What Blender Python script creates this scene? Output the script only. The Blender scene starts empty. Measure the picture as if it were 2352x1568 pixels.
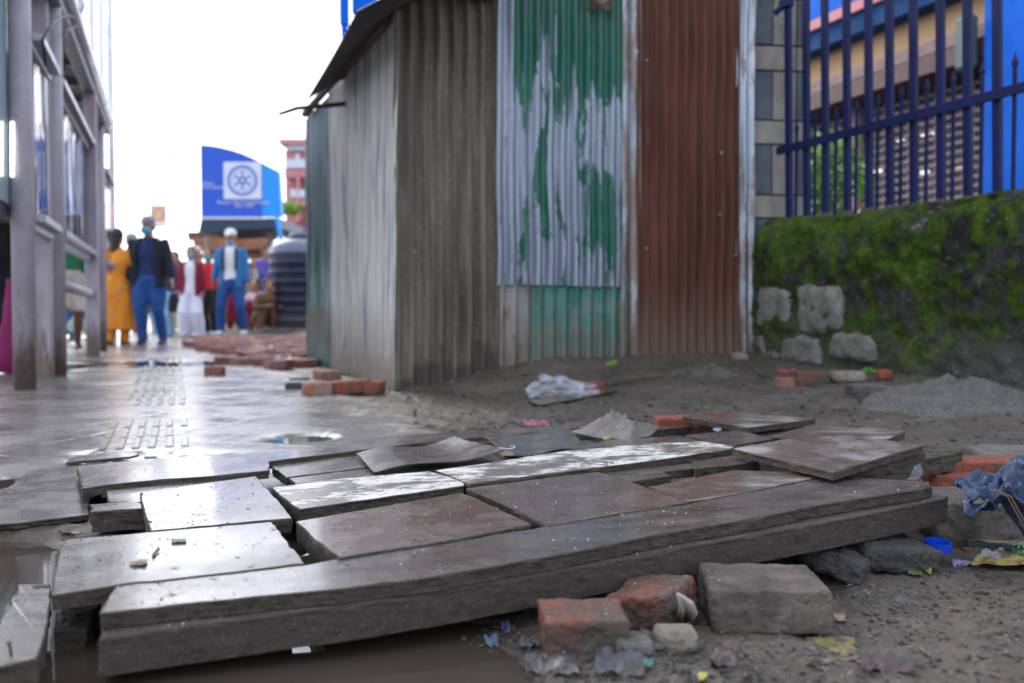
import bpy, bmesh, math, random
import numpy as np
from mathutils import Vector, Matrix, geometry
random.seed(7); RNG = np.random.default_rng(7)
SC = bpy.context.scene; COL = SC.collection
rad = math.radians

# ---------------------------------------------------------------- camera, sky, sun, exposure
F = 2352*35/36.0; CX, CY, HOR, CAMH = 1176.0, 784.0, 708.0, 0.46
PITCH = math.atan((CY-HOR)/F)
cam = bpy.data.cameras.new('camera'); camo = bpy.data.objects.new('camera', cam); COL.objects.link(camo)
camo.location = (0, 0, CAMH); camo.rotation_euler = (math.pi/2-PITCH, 0, 0)
cam.lens = 35; cam.sensor_width = 36; cam.clip_start = 0.05; cam.clip_end = 2000
cam.dof.use_dof = True; cam.dof.focus_distance = 2.05; cam.dof.aperture_fstop = 3.3
SC.camera = camo
w = bpy.data.worlds.new('World'); SC.world = w; w.use_nodes = True
wt = w.node_tree; bg = wt.nodes['Background']
sky = wt.nodes.new('ShaderNodeTexSky'); sky.sky_type = 'NISHITA'; sky.sun_disc = False
SUN_EL, SUN_ROT = rad(30), rad(-32)
sky.sun_elevation = SUN_EL; sky.sun_rotation = SUN_ROT
sky.air_density = 1.0; sky.dust_density = 2.2; sky.ozone_density = 1.0
hs = wt.nodes.new('ShaderNodeHueSaturation'); hs.inputs['Saturation'].default_value = 0.32
wt.links.new(sky.outputs[0], hs.inputs['Color']); mxw = wt.nodes.new('ShaderNodeMix'); mxw.data_type = 'RGBA'; mxw.inputs[0].default_value = .55; mxw.inputs[7].default_value = (10.0, 10.8, 12.6, 1)
wt.links.new(hs.outputs[0], mxw.inputs[6]); tnt = wt.nodes.new('ShaderNodeMix'); tnt.data_type = 'RGBA'; tnt.blend_type = 'MULTIPLY'; tnt.inputs[0].default_value = 1; tnt.inputs[7].default_value = (.985, 1.0, 1.035, 1)
wt.links.new(mxw.outputs[2], tnt.inputs[6]); wt.links.new(tnt.outputs[2], bg.inputs['Color'])
bg.inputs['Strength'].default_value = 0.15
sl = bpy.data.lights.new('sun', 'SUN'); sl.energy = 1.5; sl.angle = rad(22); sl.color = (1, .97, .93)
so = bpy.data.objects.new('sun', sl); COL.objects.link(so)
sd = Vector((math.sin(SUN_ROT)*math.cos(SUN_EL), math.cos(SUN_ROT)*math.cos(SUN_EL), math.sin(SUN_EL)))
so.rotation_euler = sd.to_track_quat('Z', 'Y').to_euler(); so.location = (0, 0, 20)
SC.view_settings.view_transform = 'Standard'; SC.view_settings.look = 'None'
SC.view_settings.gamma = 1; SC.view_settings.use_curve_mapping = False
SC.view_settings.exposure = 0.55
SC.cycles.max_bounces = 8; SC.cycles.transparent_max_bounces = 12

# ---------------------------------------------------------------- measuring rays from the photograph's camera
def ray(x, y):
    dx, dy = x-CX, CY-y
    c, s = math.cos(PITCH), math.sin(PITCH)
    return Vector((dx, F*c+dy*s, -F*s+dy*c))
CAM = Vector((0, 0, CAMH))
def Pz(x, y, z=0.0):
    d = ray(x, y); return CAM+d*((z-CAMH)/d.z)
def PY(x, y, Y):
    d = ray(x, y); return CAM+d*(Y/d.y)
def PP(x, y, n, p0):
    d = ray(x, y); return CAM+d*((Vector(p0)-CAM).dot(n)/d.dot(n))
def Pa(x, y, a, b=0.0, c=0.0):                      # plane z = a + bX + cY
    return PP(x, y, Vector((-b, -c, 1)), (0, 0, a))
_v = ray(405, 708); TH = math.atan2(-_v.x, _v.y)
U = Vector((-math.sin(TH), math.cos(TH), 0)); R = Vector((math.cos(TH), math.sin(TH), 0))
def S(s, t, z=0.0): return U*s+R*t+Vector((0, 0, z))
def Pt(x, y, t): return PP(x, y, R, R*t)
def st(p): return p.dot(U), p.dot(R)
C0 = Vector((-.64, 5.56, 0)); E0 = PY(1728, 810, 6.2); E0.z = 0
FWD = (E0-C0).normalized(); FWN = Vector((FWD.y, -FWD.x, 0)); FWL = (E0-C0).length
def Pf(x, y, off=0.0): return PP(x, y, FWN, C0+FWN*off)
L0 = Pz(710, 835, 0.0); LWD = (L0-C0).normalized(); LWN = Vector((-LWD.y, LWD.x, 0))
if LWN.x > 0: LWN = -LWN
def Pl(x, y, off=0.0): return PP(x, y, LWN, C0+LWN*off)

# ---------------------------------------------------------------- numpy noise
def _hash(ix, iy, iz, seed):
    n = (ix*374761393+iy*668265263+iz*1440662683+seed*2246822519) & 0xFFFFFFFF
    n = ((n ^ (n >> 13))*1274126177) & 0xFFFFFFFF
    n = n ^ (n >> 16)
    return (n & 0xFFFFFF)/float(0xFFFFFF)
def vnoise(x, y, z=None, seed=0):
    x = np.asarray(x, float); y = np.asarray(y, float); z = np.zeros_like(x) if z is None else np.asarray(z, float)
    ix, iy, iz = np.floor(x).astype(np.int64), np.floor(y).astype(np.int64), np.floor(z).astype(np.int64)
    fx, fy, fz = x-ix, y-iy, z-iz
    fx, fy, fz = [f*f*f*(f*(f*6-15)+10) for f in (fx, fy, fz)]
    r = 0
    for a in (0, 1):
        for b in (0, 1):
            for c in (0, 1):
                wgt = (fx if a else 1-fx)*(fy if b else 1-fy)*(fz if c else 1-fz)
                r = r+wgt*_hash(ix+a, iy+b, iz+c, seed)
    return r*2-1
def fbm(x, y, z=None, seed=0, octv=4, gain=.5):
    s, a, f = 0, 1, 1
    for o in range(octv):
        s = s+a*vnoise(np.asarray(x)*f, np.asarray(y)*f, None if z is None else np.asarray(z)*f, seed+o*17); a *= gain; f *= 2.03
    return s
def sm(x, a, b):
    t = np.clip((np.asarray(x, float)-a)/(b-a), 0, 1); return t*t*(3-2*t)

# ---------------------------------------------------------------- materials
class M:
    def __init__(s, name):
        s.m = bpy.data.materials.new(name); s.m.use_nodes = True; s.t = s.m.node_tree; s.b = s.t.nodes['Principled BSDF']
    def put(s, sock, v):
        if v is None: return
        if isinstance(v, bpy.types.NodeSocket): s.t.links.new(v, sock)
        elif isinstance(v, (tuple, list)):
            v = tuple(v); n = len(sock.default_value)
            sock.default_value = (v+(1,))[:n] if len(v) < n else v[:n]
        else:
            try: sock.default_value = v
            except TypeError: sock.default_value = (v, v, v, 1)[:len(sock.default_value)]
    def node(s, ty, **k):
        n = s.t.nodes.new(ty)
        for a, b in k.items(): setattr(n, a, b)
        return n
    def co(s, k='Object'):
        return s.node('ShaderNodeTexCoord').outputs[k]
    def map(s, scale=(1, 1, 1), vec=None, rot=(0, 0, 0), loc=(0, 0, 0)):
        n = s.node('ShaderNodeMapping'); s.put(n.inputs['Vector'], vec or s.co())
        n.inputs['Scale'].default_value = scale; n.inputs['Rotation'].default_value = rot; n.inputs['Location'].default_value = loc
        return n.outputs[0]
    def noise(s, scale, detail=5, rough=.6, vec=None, dist=0.0):
        n = s.node('ShaderNodeTexNoise'); s.put(n.inputs['Vector'], vec or s.co())
        n.inputs['Scale'].default_value = scale; n.inputs['Detail'].default_value = detail
        n.inputs['Roughness'].default_value = rough; n.inputs['Distortion'].default_value = dist
        return n.outputs['Fac']
    def vor(s, scale, feat='F1', vec=None, rand=1.0, out='Distance'):
        n = s.node('ShaderNodeTexVoronoi', feature=feat); s.put(n.inputs['Vector'], vec or s.co())
        n.inputs['Scale'].default_value = scale; n.inputs['Randomness'].default_value = rand
        return n.outputs[out]
    def ramp(s, f, stops, interp='LINEAR'):
        n = s.node('ShaderNodeValToRGB'); s.put(n.inputs[0], f); cr = n.color_ramp; cr.interpolation = interp
        while len(cr.elements) < len(stops): cr.elements.new(.5)
        for e, (p, c) in zip(cr.elements, stops):
            e.position = p; e.color = (c, c, c, 1) if not isinstance(c, (tuple, list)) else tuple(c)+(1,)
        return n.outputs[0]
    def mix(s, f, a, b, mode='MIX'):
        n = s.node('ShaderNodeMix', data_type='RGBA', blend_type=mode); s.put(n.inputs[0], f); s.put(n.inputs[6], a); s.put(n.inputs[7], b)
        return n.outputs[2]
    def math(s, op, a, b=None, clamp=False):
        n = s.node('ShaderNodeMath', operation=op, use_clamp=clamp); s.put(n.inputs[0], a); s.put(n.inputs[1], b); return n.outputs[0]
    def sep(s, vec=None):
        n = s.node('ShaderNodeSeparateXYZ'); s.put(n.inputs[0], vec or s.co()); return n.outputs
    def attr(s, name):
        return s.node('ShaderNodeAttribute', attribute_name=name).outputs['Fac']
    def rand(s): return s.node('ShaderNodeObjectInfo').outputs['Random']
    def bump(s, h, strength=.5, dist=.01, prev=None):
        n = s.node('ShaderNodeBump'); s.put(n.inputs['Height'], h); n.inputs['Strength'].default_value = strength
        n.inputs['Distance'].default_value = dist; s.put(n.inputs['Normal'], prev); return n.outputs[0]
    def set(s, **k):
        nm = dict(base='Base Color', rough='Roughness', metal='Metallic', normal='Normal', spec='Specular IOR Level', alpha='Alpha',
                  trans='Transmission Weight', coat='Coat Weight', coatr='Coat Roughness', ior='IOR', emis='Emission Color', emiss='Emission Strength', sheen='Sheen Weight')
        for a, v in k.items(): s.put(s.b.inputs[nm[a]], v)
        return s.m
def rng(m, f, a, b, lo=.3, hi=.7):
    n = m.node('ShaderNodeMapRange'); m.put(n.inputs[0], f)
    n.inputs[1].default_value = lo; n.inputs[2].default_value = hi; n.inputs[3].default_value = a; n.inputs[4].default_value = b
    return n.outputs[0]
_pc = {}
def plain(c, rough=.6, metal=0.0, var=.25, sc=8, name='painted', bump=.1, spec=.5):
    key = (c, rough, metal, var, sc)
    if key in _pc: return _pc[key]
    m = M(name); n = m.noise(sc, 5)
    d = tuple(x*(1-var) for x in c); l = tuple(min(1, x*(1+var)) for x in c)
    r = m.set(base=m.ramp(n, [(.3, d), (.7, l)]), rough=rng(m, m.noise(sc*3), max(.02, rough-.12), min(1, rough+.12)), metal=metal, spec=spec,
              normal=m.bump(m.noise(sc*6, 4), bump, .01))
    _pc[key] = r; return r
def emit(c, k, name='lamp_glow'):
    m = M(name); return m.set(base=(0, 0, 0), emis=c, emiss=k)

# ---------------------------------------------------------------- object helpers
def tag(o, label=None, cat=None, group=None, kind=None):
    if label: o['label'] = label
    if cat: o['category'] = cat
    if group: o['group'] = group
    if kind: o['kind'] = kind
    return o
def thing(name, label, cat, loc, group=None):
    o = bpy.data.objects.new(name, None); COL.objects.link(o); o.location = loc; o.empty_display_size = .1
    return tag(o, label, cat, group)
def gloc(o):
    v = Vector(o.location)
    while o.parent: o = o.parent; v += o.location
    return v
def mesh(name, V, Fc, mats, parent=None, smooth=False, mi=None, loc=None, rotz=0.0):
    """V are world positions; the origin goes to the base of the piece (or the parent's origin)."""
    V = np.asarray(V, float).reshape(-1, 3)
    if parent is not None: o0 = np.array(gloc(parent))
    elif loc is not None: o0 = np.array(loc)
    else: o0 = np.array([(V[:, 0].min()+V[:, 0].max())/2, (V[:, 1].min()+V[:, 1].max())/2, V[:, 2].min()])
    W = V-o0
    if rotz:
        c, s = math.cos(-rotz), math.sin(-rotz); W = np.stack([W[:, 0]*c-W[:, 1]*s, W[:, 0]*s+W[:, 1]*c, W[:, 2]], 1)
    me = bpy.data.meshes.new(name); me.from_pydata(W.tolist(), [], [tuple(int(i) for i in f) for f in Fc]); 
    if not isinstance(mats, (list, tuple)): mats = [mats]
    for m in mats: me.materials.append(m)
    if mi is not None: me.polygons.foreach_set('material_index', np.asarray(mi, dtype=np.int32))
    if smooth: me.polygons.foreach_set('use_smooth', np.ones(len(me.polygons), bool))
    me.update()
    o = bpy.data.objects.new(name, me); COL.objects.link(o)
    if parent is not None: o.parent = parent; o.location = (0, 0, 0)
    else: o.location = o0
    if rotz: o.rotation_euler = (0, 0, rotz)
    return o
class MB:
    """collects shapes into one mesh"""
    def __init__(s): s.v = []; s.f = []; s.mi = []
    def add(s, V, Fc, mi=0):
        b = len(s.v); s.v += [tuple(v) for v in V]; s.f += [tuple(b+i for i in f) for f in Fc]
        s.mi += [mi]*len(Fc) if isinstance(mi, int) else list(mi)
    def box(s, c, dims, ax=None, ay=None, mi=0, bev=0.0, rot=None):
        """centre c, full dims, axes ax, ay (unit)"""
        ax = Vector(ax or (1, 0, 0)).normalized(); ay = Vector(ay or (0, 1, 0)).normalized(); az = ax.cross(ay).normalized()
        c = Vector(c); hx, hy, hz = [d/2 for d in dims]
        if bev <= 0:
            P = [c+ax*(hx*i)+ay*(hy*j)+az*(hz*k) for k in (-1, 1) for j in (-1, 1) for i in (-1, 1)]
            s.add(P, [(0, 2, 3, 1), (4, 5, 7, 6), (0, 1, 5, 4), (2, 6, 7, 3), (0, 4, 6, 2), (1, 3, 7, 5)], mi)
        else:
            P = []; idx = {}
            for k in (-1, 1):
                for j in (-1, 1):
                    for i in (-1, 1):
                        for a in range(3):
                            h = [hx-bev, hy-bev, hz-bev]; h[a] += bev
                            idx[(i, j, k, a)] = len(P); P.append(c+ax*(h[0]*i)+ay*(h[1]*j)+az*(h[2]*k))
            Fc = []
            q = [(-1, -1), (1, -1), (1, 1), (-1, 1)]
            for sg in (-1, 1):
                Fc.append([idx[(sg, a, b, 0)] for a, b in q][::sg]); Fc.append([idx[(a, sg, b, 1)] for a, b in q][::-sg]); Fc.append([idx[(a, b, sg, 2)] for a, b in q][::sg])
            for a in (-1, 1):
                for b in (-1, 1):
                    Fc.append([idx[(a, b, -1, 0)], idx[(a, b, 1, 0)], idx[(a, b, 1, 1)], idx[(a, b, -1, 1)]])
                    Fc.append([idx[(a, -1, b, 0)], idx[(a, 1, b, 0)], idx[(a, 1, b, 2)], idx[(a, -1, b, 2)]])
                    Fc.append([idx[(-1, a, b, 1)], idx[(1, a, b, 1)], idx[(1, a, b, 2)], idx[(-1, a, b, 2)]])
                    for k in (-1, 1): Fc.append([idx[(a, b, k, 0)], idx[(a, b, k, 1)], idx[(a, b, k, 2)]])
            s.add(P, Fc, mi)
        return s
    def tube(s, pts, r, n=10, mi=0, cap=True):
        pts = [Vector(p) for p in pts]; rr = r if isinstance(r, (list, tuple)) else [r]*len(pts)
        V = []; up = None
        for i, p in enumerate(pts):
            d = (pts[min(i+1, len(pts)-1)]-pts[max(i-1, 0)]).normalized()
            if up is None:
                up = Vector((0, 0, 1)) if abs(d.z) < .9 else Vector((1, 0, 0))
            a = d.cross(up).normalized(); b = a.cross(d).normalized(); up = b
            for k in range(n):
                t = 2*math.pi*k/n; V.append(p+a*(math.cos(t)*rr[i])+b*(math.sin(t)*rr[i]))
        Fc = [(i*n+k, i*n+(k+1) % n, (i+1)*n+(k+1) % n, (i+1)*n+k) for i in range(len(pts)-1) for k in range(n)]
        if cap: Fc += [tuple(range(n))[::-1], tuple((len(pts)-1)*n+k for k in range(n))]
        s.add(V, Fc, mi); return s
    def prism(s, poly, d, mi=0):
        n = len(poly); P = [Vector(p) for p in poly]; Q = [p+Vector(d) for p in P]
        s.add(P+Q, [tuple(range(n))[::-1], tuple(range(n, 2*n))]+[(i, (i+1) % n, n+(i+1) % n, n+i) for i in range(n)], mi); return s
    def build(s, name, mats, parent=None, smooth=False, loc=None, rotz=0.0):
        return mesh(name, s.v, s.f, mats, parent, smooth, s.mi, loc, rotz)
def fixn(o):
    bm = bmesh.new(); bm.from_mesh(o.data); bmesh.ops.recalc_face_normals(bm, faces=bm.faces); bm.to_mesh(o.data); bm.free(); return o

# irregular slab from a top outline
def slab(name, top, thick, mt, ms, parent=None, rough=.0022, seed=0, ds=.016, bev=.002, zb=None):
    P = [Vector(p) for p in top]
    ar = sum(P[i].x*P[(i+1) % len(P)].y-P[(i+1) % len(P)].x*P[i].y for i in range(len(P)))
    if ar < 0: P = P[::-1]
    ring = []
    for i in range(len(P)):
        a, b = P[i], P[(i+1) % len(P)]; n = max(1, int((b-a).length/ds))
        for k in range(n): ring.append(a.lerp(b, k/n))
    n = len(ring); A = np.array([tuple(p) for p in ring])
    e = np.roll(A, -1, 0)-np.roll(A, 1, 0); e[:, 2] = 0; nl = np.stack([e[:, 1], -e[:, 0], 0*e[:, 0]], 1); nl /= (np.linalg.norm(nl, axis=1)[:, None]+1e-9)
    A = A+nl*(fbm(A[:, 0]*22, A[:, 1]*22, seed=seed)[:, None]*rough*.7)
    nick = np.clip(vnoise(A[:, 0]*34, A[:, 1]*34, seed=seed+70)-.5, 0, 1)*.012+np.clip(vnoise(A[:, 0]*9, A[:, 1]*9, seed=seed+71)-.4, 0, 1)*.006
    nickz = np.stack([0*nick, 0*nick, -nick*.35], 1)
    rows = [A-nl*bev*1.2, A-nl*bev*.3+np.array([0, 0, -bev*.35]), A+np.array([0, 0, -bev*1.3])]
    rows[0] = rows[0]-nl*nick[:, None]; rows[1] = rows[1]-nl*(nick*.9)[:, None]+nickz*.3; rows[2] = rows[2]-nl*(nick*.5)[:, None]+nickz
    steps = max(2, int(thick/.005))
    for k in range(1, steps+1):
        z = thick*k/steps; B = A.copy(); B[:, 2] -= z
        lay = vnoise(np.full(n, z*130.), A[:, 0]*3, seed=seed+5)*rough*.15
        B += nl*(fbm(A[:, 0]*55, A[:, 1]*55, A[:, 2]*55-z*70, seed=seed+3)*rough*.9+lay-rough*.6)[:, None]
        rows.append(B)
    V = np.concatenate(rows); Fc = []; mi = []
    for r in range(len(rows)-1):
        for k in range(n):
            k2 = (k+1) % n; Fc.append((r*n+k, (r+1)*n+k, (r+1)*n+k2, r*n+k2)); mi.append(1)
    tris = geometry.tessellate_polygon([[Vector(v) for v in rows[0]]])
    for t in tris:
        a, b, c = [Vector(rows[0][i]) for i in t]
        if (b-a).cross(c-a).z < 0: t = t[::-1]
        Fc.append(tuple(t)); mi.append(0)
    b0 = (len(rows)-1)*n
    for t in tris:
        Fc.append(tuple(b0+i for i in t)); mi.append(1)
    return mesh(name, V, Fc, [mt, ms], parent, mi=mi)

def sheet(name, grid, thick, mats, parent=None, loc=None, smooth=True):
    """thin curved sheet from a grid of points [rows][cols]"""
    G = np.array([[tuple(p) for p in r] for r in grid]); nr, nc = G.shape[:2]
    du = np.gradient(G, axis=1); dv = np.gradient(G, axis=0); N = np.cross(du, dv); N /= (np.linalg.norm(N, axis=2)[..., None]+1e-9)
    if N[..., 2].mean() < 0: N = -N
    V = np.concatenate([(G).reshape(-1, 3), (G-N*thick).reshape(-1, 3)]); o = nr*nc; Fc = []
    for i in range(nr-1):
        for j in range(nc-1):
            a = i*nc+j; Fc += [(a, a+1, a+nc+1, a+nc), (o+a, o+a+nc, o+a+nc+1, o+a+1)]
    rim = [j for j in range(nc)]+[i*nc+nc-1 for i in range(1, nr)]+[(nr-1)*nc+j for j in range(nc-2, -1, -1)]+[i*nc for i in range(nr-2, 0, -1)]
    m0 = len(V); V = np.concatenate([V, V[rim], V[[o+r for r in rim]]]); L_ = len(rim)
    for k in range(L_):
        k2 = (k+1) % L_; Fc.append((m0+k, m0+L_+k, m0+L_+k2, m0+k2))
    ob = mesh(name, V, Fc, mats, parent, smooth=smooth, loc=loc); return fixn(ob)
def bil(q, nr, nc, fn=None):
    """grid over quad q = back-left, back-right, front-right, front-left"""
    A, B, C, D = [Vector(p) for p in q]; g = []
    for i in range(nr):
        v = i/(nr-1); row = []
        for j in range(nc):
            u = j/(nc-1); p = (A.lerp(B, u)).lerp(D.lerp(C, u), v)
            if fn: p = fn(p, u, v)
            row.append(p)
        g.append(row)
    return g

# worn blocks: bricks, stones, concrete
def _cube(n):
    V = {}; L = []; Fc = []
    def vid(p):
        k = tuple(round(c, 4) for c in p)
        if k not in V: V[k] = len(L); L.append(p)
        return V[k]
    for ax in range(3):
        for sg in (-1, 1):
            for i in range(n):
                for j in range(n):
                    q = []
                    for a, b in ((i, j), (i+1, j), (i+1, j+1), (i, j+1)):
                        p = [0, 0, 0]; p[ax] = sg; p[(ax+1) % 3] = -1+2*a/n; p[(ax+2) % 3] = -1+2*b/n; q.append(vid(tuple(p)))
                    Fc.append(q if sg > 0 else q[::-1])
    return np.array(L), Fc
_cc = {n: _cube(n) for n in (5, 14, 30)}
def block(name, c, dims, mat, rotz=0, tilt=(0, 0), rnd=.12, nz=.03, seed=0, n=14, parent=None, taper=0.0, nsc=1.0, rel=None):
    """c: centre of the base; dims full size"""
    L, Fc = _cc[n]; h = np.array(dims)/2.0; r = rnd*h.min()*2; r = min(r, h.min()*.95)
    P = L*h; inner = np.clip(P, -(h-r), h-r); d = P-inner; ln = np.linalg.norm(d, axis=1)[:, None]+1e-9
    # cube grid: keep faces flat, round the edges
    P = inner+d/ln*np.minimum(ln, r)
    q = P/h.min()*nsc+seed*3.7
    dirn = P/(np.linalg.norm(P/h, axis=1)[:, None]+1e-9); dirn /= (np.linalg.norm(dirn, axis=1)[:, None]+1e-9)
    a = fbm(q[:, 0]*1.1, q[:, 1]*1.1, q[:, 2]*1.1, seed, 4, .55)
    P = P+dirn*(a*nz*2*h.min())[:, None]
    # chipped corners
    cor = np.prod(np.abs(L), axis=1); P *= (1-.10*cor*np.clip(vnoise(L[:, 0]*1.3+seed, L[:, 1]*1.3, L[:, 2]*1.3, seed+9), 0, 1))[:, None]
    if taper: P[:, :2] *= (1-taper*(P[:, 2:3]/h[2]*.5+.5))
    mtx = np.array(Matrix.Rotation(rotz, 3, 'Z') @ Matrix.Rotation(tilt[0], 3, 'X') @ Matrix.Rotation(tilt[1], 3, 'Y'))
    P = P @ mtx.T
    P[:, 2] -= P[:, 2].min(); P += np.array(tuple(c))
    return mesh(name, P, Fc, mat, parent, smooth=True)
# ---------------------------------------------------------------- materials of the place
def slab_top(name, dry, wet, wet_amt=.5, film=.55, grain=None, dirt=.5, streak=None):
    m = M(name); o = m.co()
    big = m.noise(3.2, 6, .62); mid = m.noise(14, 6, .65); fine = m.noise(160, 3, .7)
    base = m.mix(rng(m, big, 0, 1, .35, .65), dry, wet)
    base = m.mix(rng(m, mid, 0, dirt, .5, .72), base, (.15, .13, .112))
    base = m.mix(rng(m, m.noise(45, 5, .7), 0, .55, .56, .68), base, (.035, .028, .024))
    if grain:
        g = m.noise(1, 6, .7, m.map(grain)); base = m.mix(rng(m, g, 0, .75, .45, .62), base, (.05, .04, .035))
    if streak:
        g = m.noise(1, 4, .6, m.map(streak, loc=(3, 1, 0))); base = m.mix(rng(m, g, 0, .9, .49, .62), base, (.36, .335, .31))
    sp = m.ramp(m.vor(75, 'F1', out='Distance'), [(.08, 1.0), (.17, 0.0)])
    s2 = m.ramp(m.vor(170, 'F1', m.map((1, 1, 1), loc=(5, 5, 5)), out='Distance'), [(.14, 1.0), (.26, 0.0)])
    clus = rng(m, m.noise(6, 5, .7, m.map((1, 1, 1), loc=(9, 2, 0))), 0, 1, .44, .60); sp = m.math('MULTIPLY', sp, clus); s2 = m.math('MULTIPLY', s2, rng(m, m.noise(11, 4, .6, m.map((1, 1, 1), loc=(2, 7, 0))), 0, 1, .46, .58))
    base = m.mix(m.math('MULTIPLY', s2, .8), base, (.022, .018, .015)); base = m.mix(m.math('MULTIPLY', sp, .62), base, (.40, .39, .37)); sp = m.math('MAXIMUM', sp, m.math('MULTIPLY', s2, .6))
    rough = m.math('ADD', rng(m, big, .13, .34, .3, .7), m.math('MULTIPLY', rng(m, mid, 0, 1, .45, .75), .20))
    h = m.math('ADD', m.math('MULTIPLY', mid, .6), m.math('MULTIPLY', fine, .25)); h = m.math('ADD', h, m.math('MULTIPLY', sp, .8))
    return m.set(base=base, rough=rough, normal=m.bump(h, .30, .005), spec=.5, coat=m.math('MULTIPLY', rng(m, m.noise(2.1, 5, .6, m.map((1, 1, 1), loc=(1, 4, 2))), .15, 1.0, .38, .58), film), coatr=.10)
def slab_side(name, c=(.036, .030, .024), c2=(.085, .072, .057)):
    m = M(name); v = m.map((34, 34, 90)); ly = m.noise(1, 6, .75, v); cl = m.noise(38, 6, .7)
    base = m.mix(rng(m, ly, 0, 1, .35, .65), c, c2); base = m.mix(rng(m, cl, 0, .7, .42, .66), base, (.07, .06, .047))
    base = m.mix(rng(m, m.noise(230, 2), 0, .5, .6, .7), base, (.18, .16, .14))
    h = m.math('ADD', m.math('MULTIPLY', ly, .5), cl)
    return m.set(base=base, rough=rng(m, cl, .6, .9), normal=m.bump(h, .9, .008), spec=.15)
MS = slab_side('muddy_ply_edge')
T_A = slab_top('wet_brown_plank', (.125, .102, .094), (.072, .056, .050), grain=(6, 28, 10))
T_B = slab_top('wet_dark_slab', (.115, .102, .098), (.062, .052, .048))
T_P = slab_top('board_with_white_cement_patch', (.135, .098, .085), (.095, .064, .054), streak=(4.2, 3.0, 3))
T_C = slab_top('film_faced_brown_board', (.115, .072, .060), (.080, .050, .042), dirt=.35)
T_D = slab_top('board_with_dried_cement', (.135, .095, .080), (.09, .060, .050), streak=(3, 9, 6))
T_E = slab_top('wet_thin_sheet', (.12, .105, .10), (.07, .06, .054), grain=(14, 60, 10))
T_G = slab_top('weathered_grey_wood', (.14, .125, .112), (.075, .065, .057), grain=(5, 55, 12), film=.15)
def mk_whitepaint():
    m = M('chipped_white_paint'); p = m.sep(m.map((1, 1, 1)))
    n1 = m.noise(1, 7, .75, m.map((16, 55, 20), rot=(0, 0, rad(-24))), dist=.6); n2 = m.noise(7, 5, .7)
    k = m.math('ADD', n1, m.math('MULTIPLY', m.math('SUBTRACT', n2, .5), 1.0))
    mask = m.math('MULTIPLY', rng(m, k, 0, 1, .49, .535), m.ramp(m.attr('edge'), [(.0, 0.0), (.30, 1.0)]))
    wood = m.mix(rng(m, m.noise(30, 5), 0, 1), (.10, .085, .075), (.19, .165, .14))
    base = m.mix(mask, wood, m.mix(rng(m, m.noise(60, 4), 0, 1), (.50, .48, .44), (.70, .68, .64)))
    return m.set(base=base, rough=rng(m, n2, .28, .55), normal=m.bump(m.math('ADD', mask, m.math('MULTIPLY', m.noise(90), .3)), .5, .003), coat=.2, coatr=.2)
T_W = mk_whitepaint()
def mk_concrete(name, a=(.22, .21, .19), b=(.12, .11, .10), moss=0.0):
    m = M(name); n = m.noise(9, 6, .65); f = m.noise(70, 5, .7)
    base = m.mix(rng(m, n, 0, 1, .35, .65), b, a); base = m.mix(rng(m, f, 0, .7, .5, .68), base, (.05, .045, .04))
    if moss: base = m.mix(rng(m, m.noise(5, 4), 0, moss, .5, .65), base, (.07, .10, .03))
    return m.set(base=base, rough=.85, spec=.2, normal=m.bump(m.math('ADD', n, f), .9, .012))
CONC = mk_concrete('worn_concrete'); STONE = mk_concrete('grey_stone', (.20, .19, .18), (.09, .085, .08)); STONE2 = mk_concrete('pale_stone', (.34, .31, .24), (.17, .15, .12))
DARKST = mk_concrete('dark_stone', (.09, .085, .08), (.04, .036, .033))
def mk_brick(name, red=(.24, .066, .040), mud=(.065, .053, .042), amt=1.0, lo=.48, hi=.6):
    m = M(name); n = m.noise(11, 6, .7); f = m.noise(60, 5, .7)
    r = m.mix(rng(m, f, 0, 1, .35, .65), tuple(x*.75 for x in red), tuple(min(1, x*1.25) for x in red))
    base = m.mix(rng(m, n, 0, amt, lo, hi), r, m.mix(rng(m, f, 0, 1), mud, tuple(x*1.7 for x in mud)))
    return m.set(base=base, rough=rng(m, n, .75, .55), spec=.25, normal=m.bump(m.math('ADD', n, f), .9, .012))
BRICK = mk_brick('red_clay_brick', lo=.48, hi=.66); BRICKM = mk_brick('muddy_brick', lo=.33, hi=.55); BRICKP = mk_brick('pinkish_brick', (.30, .13, .09), (.19, .16, .13), .8)
PAVER = mk_brick('red_paver', (.30, .11, .08), (.15, .10, .085), .7)

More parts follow.
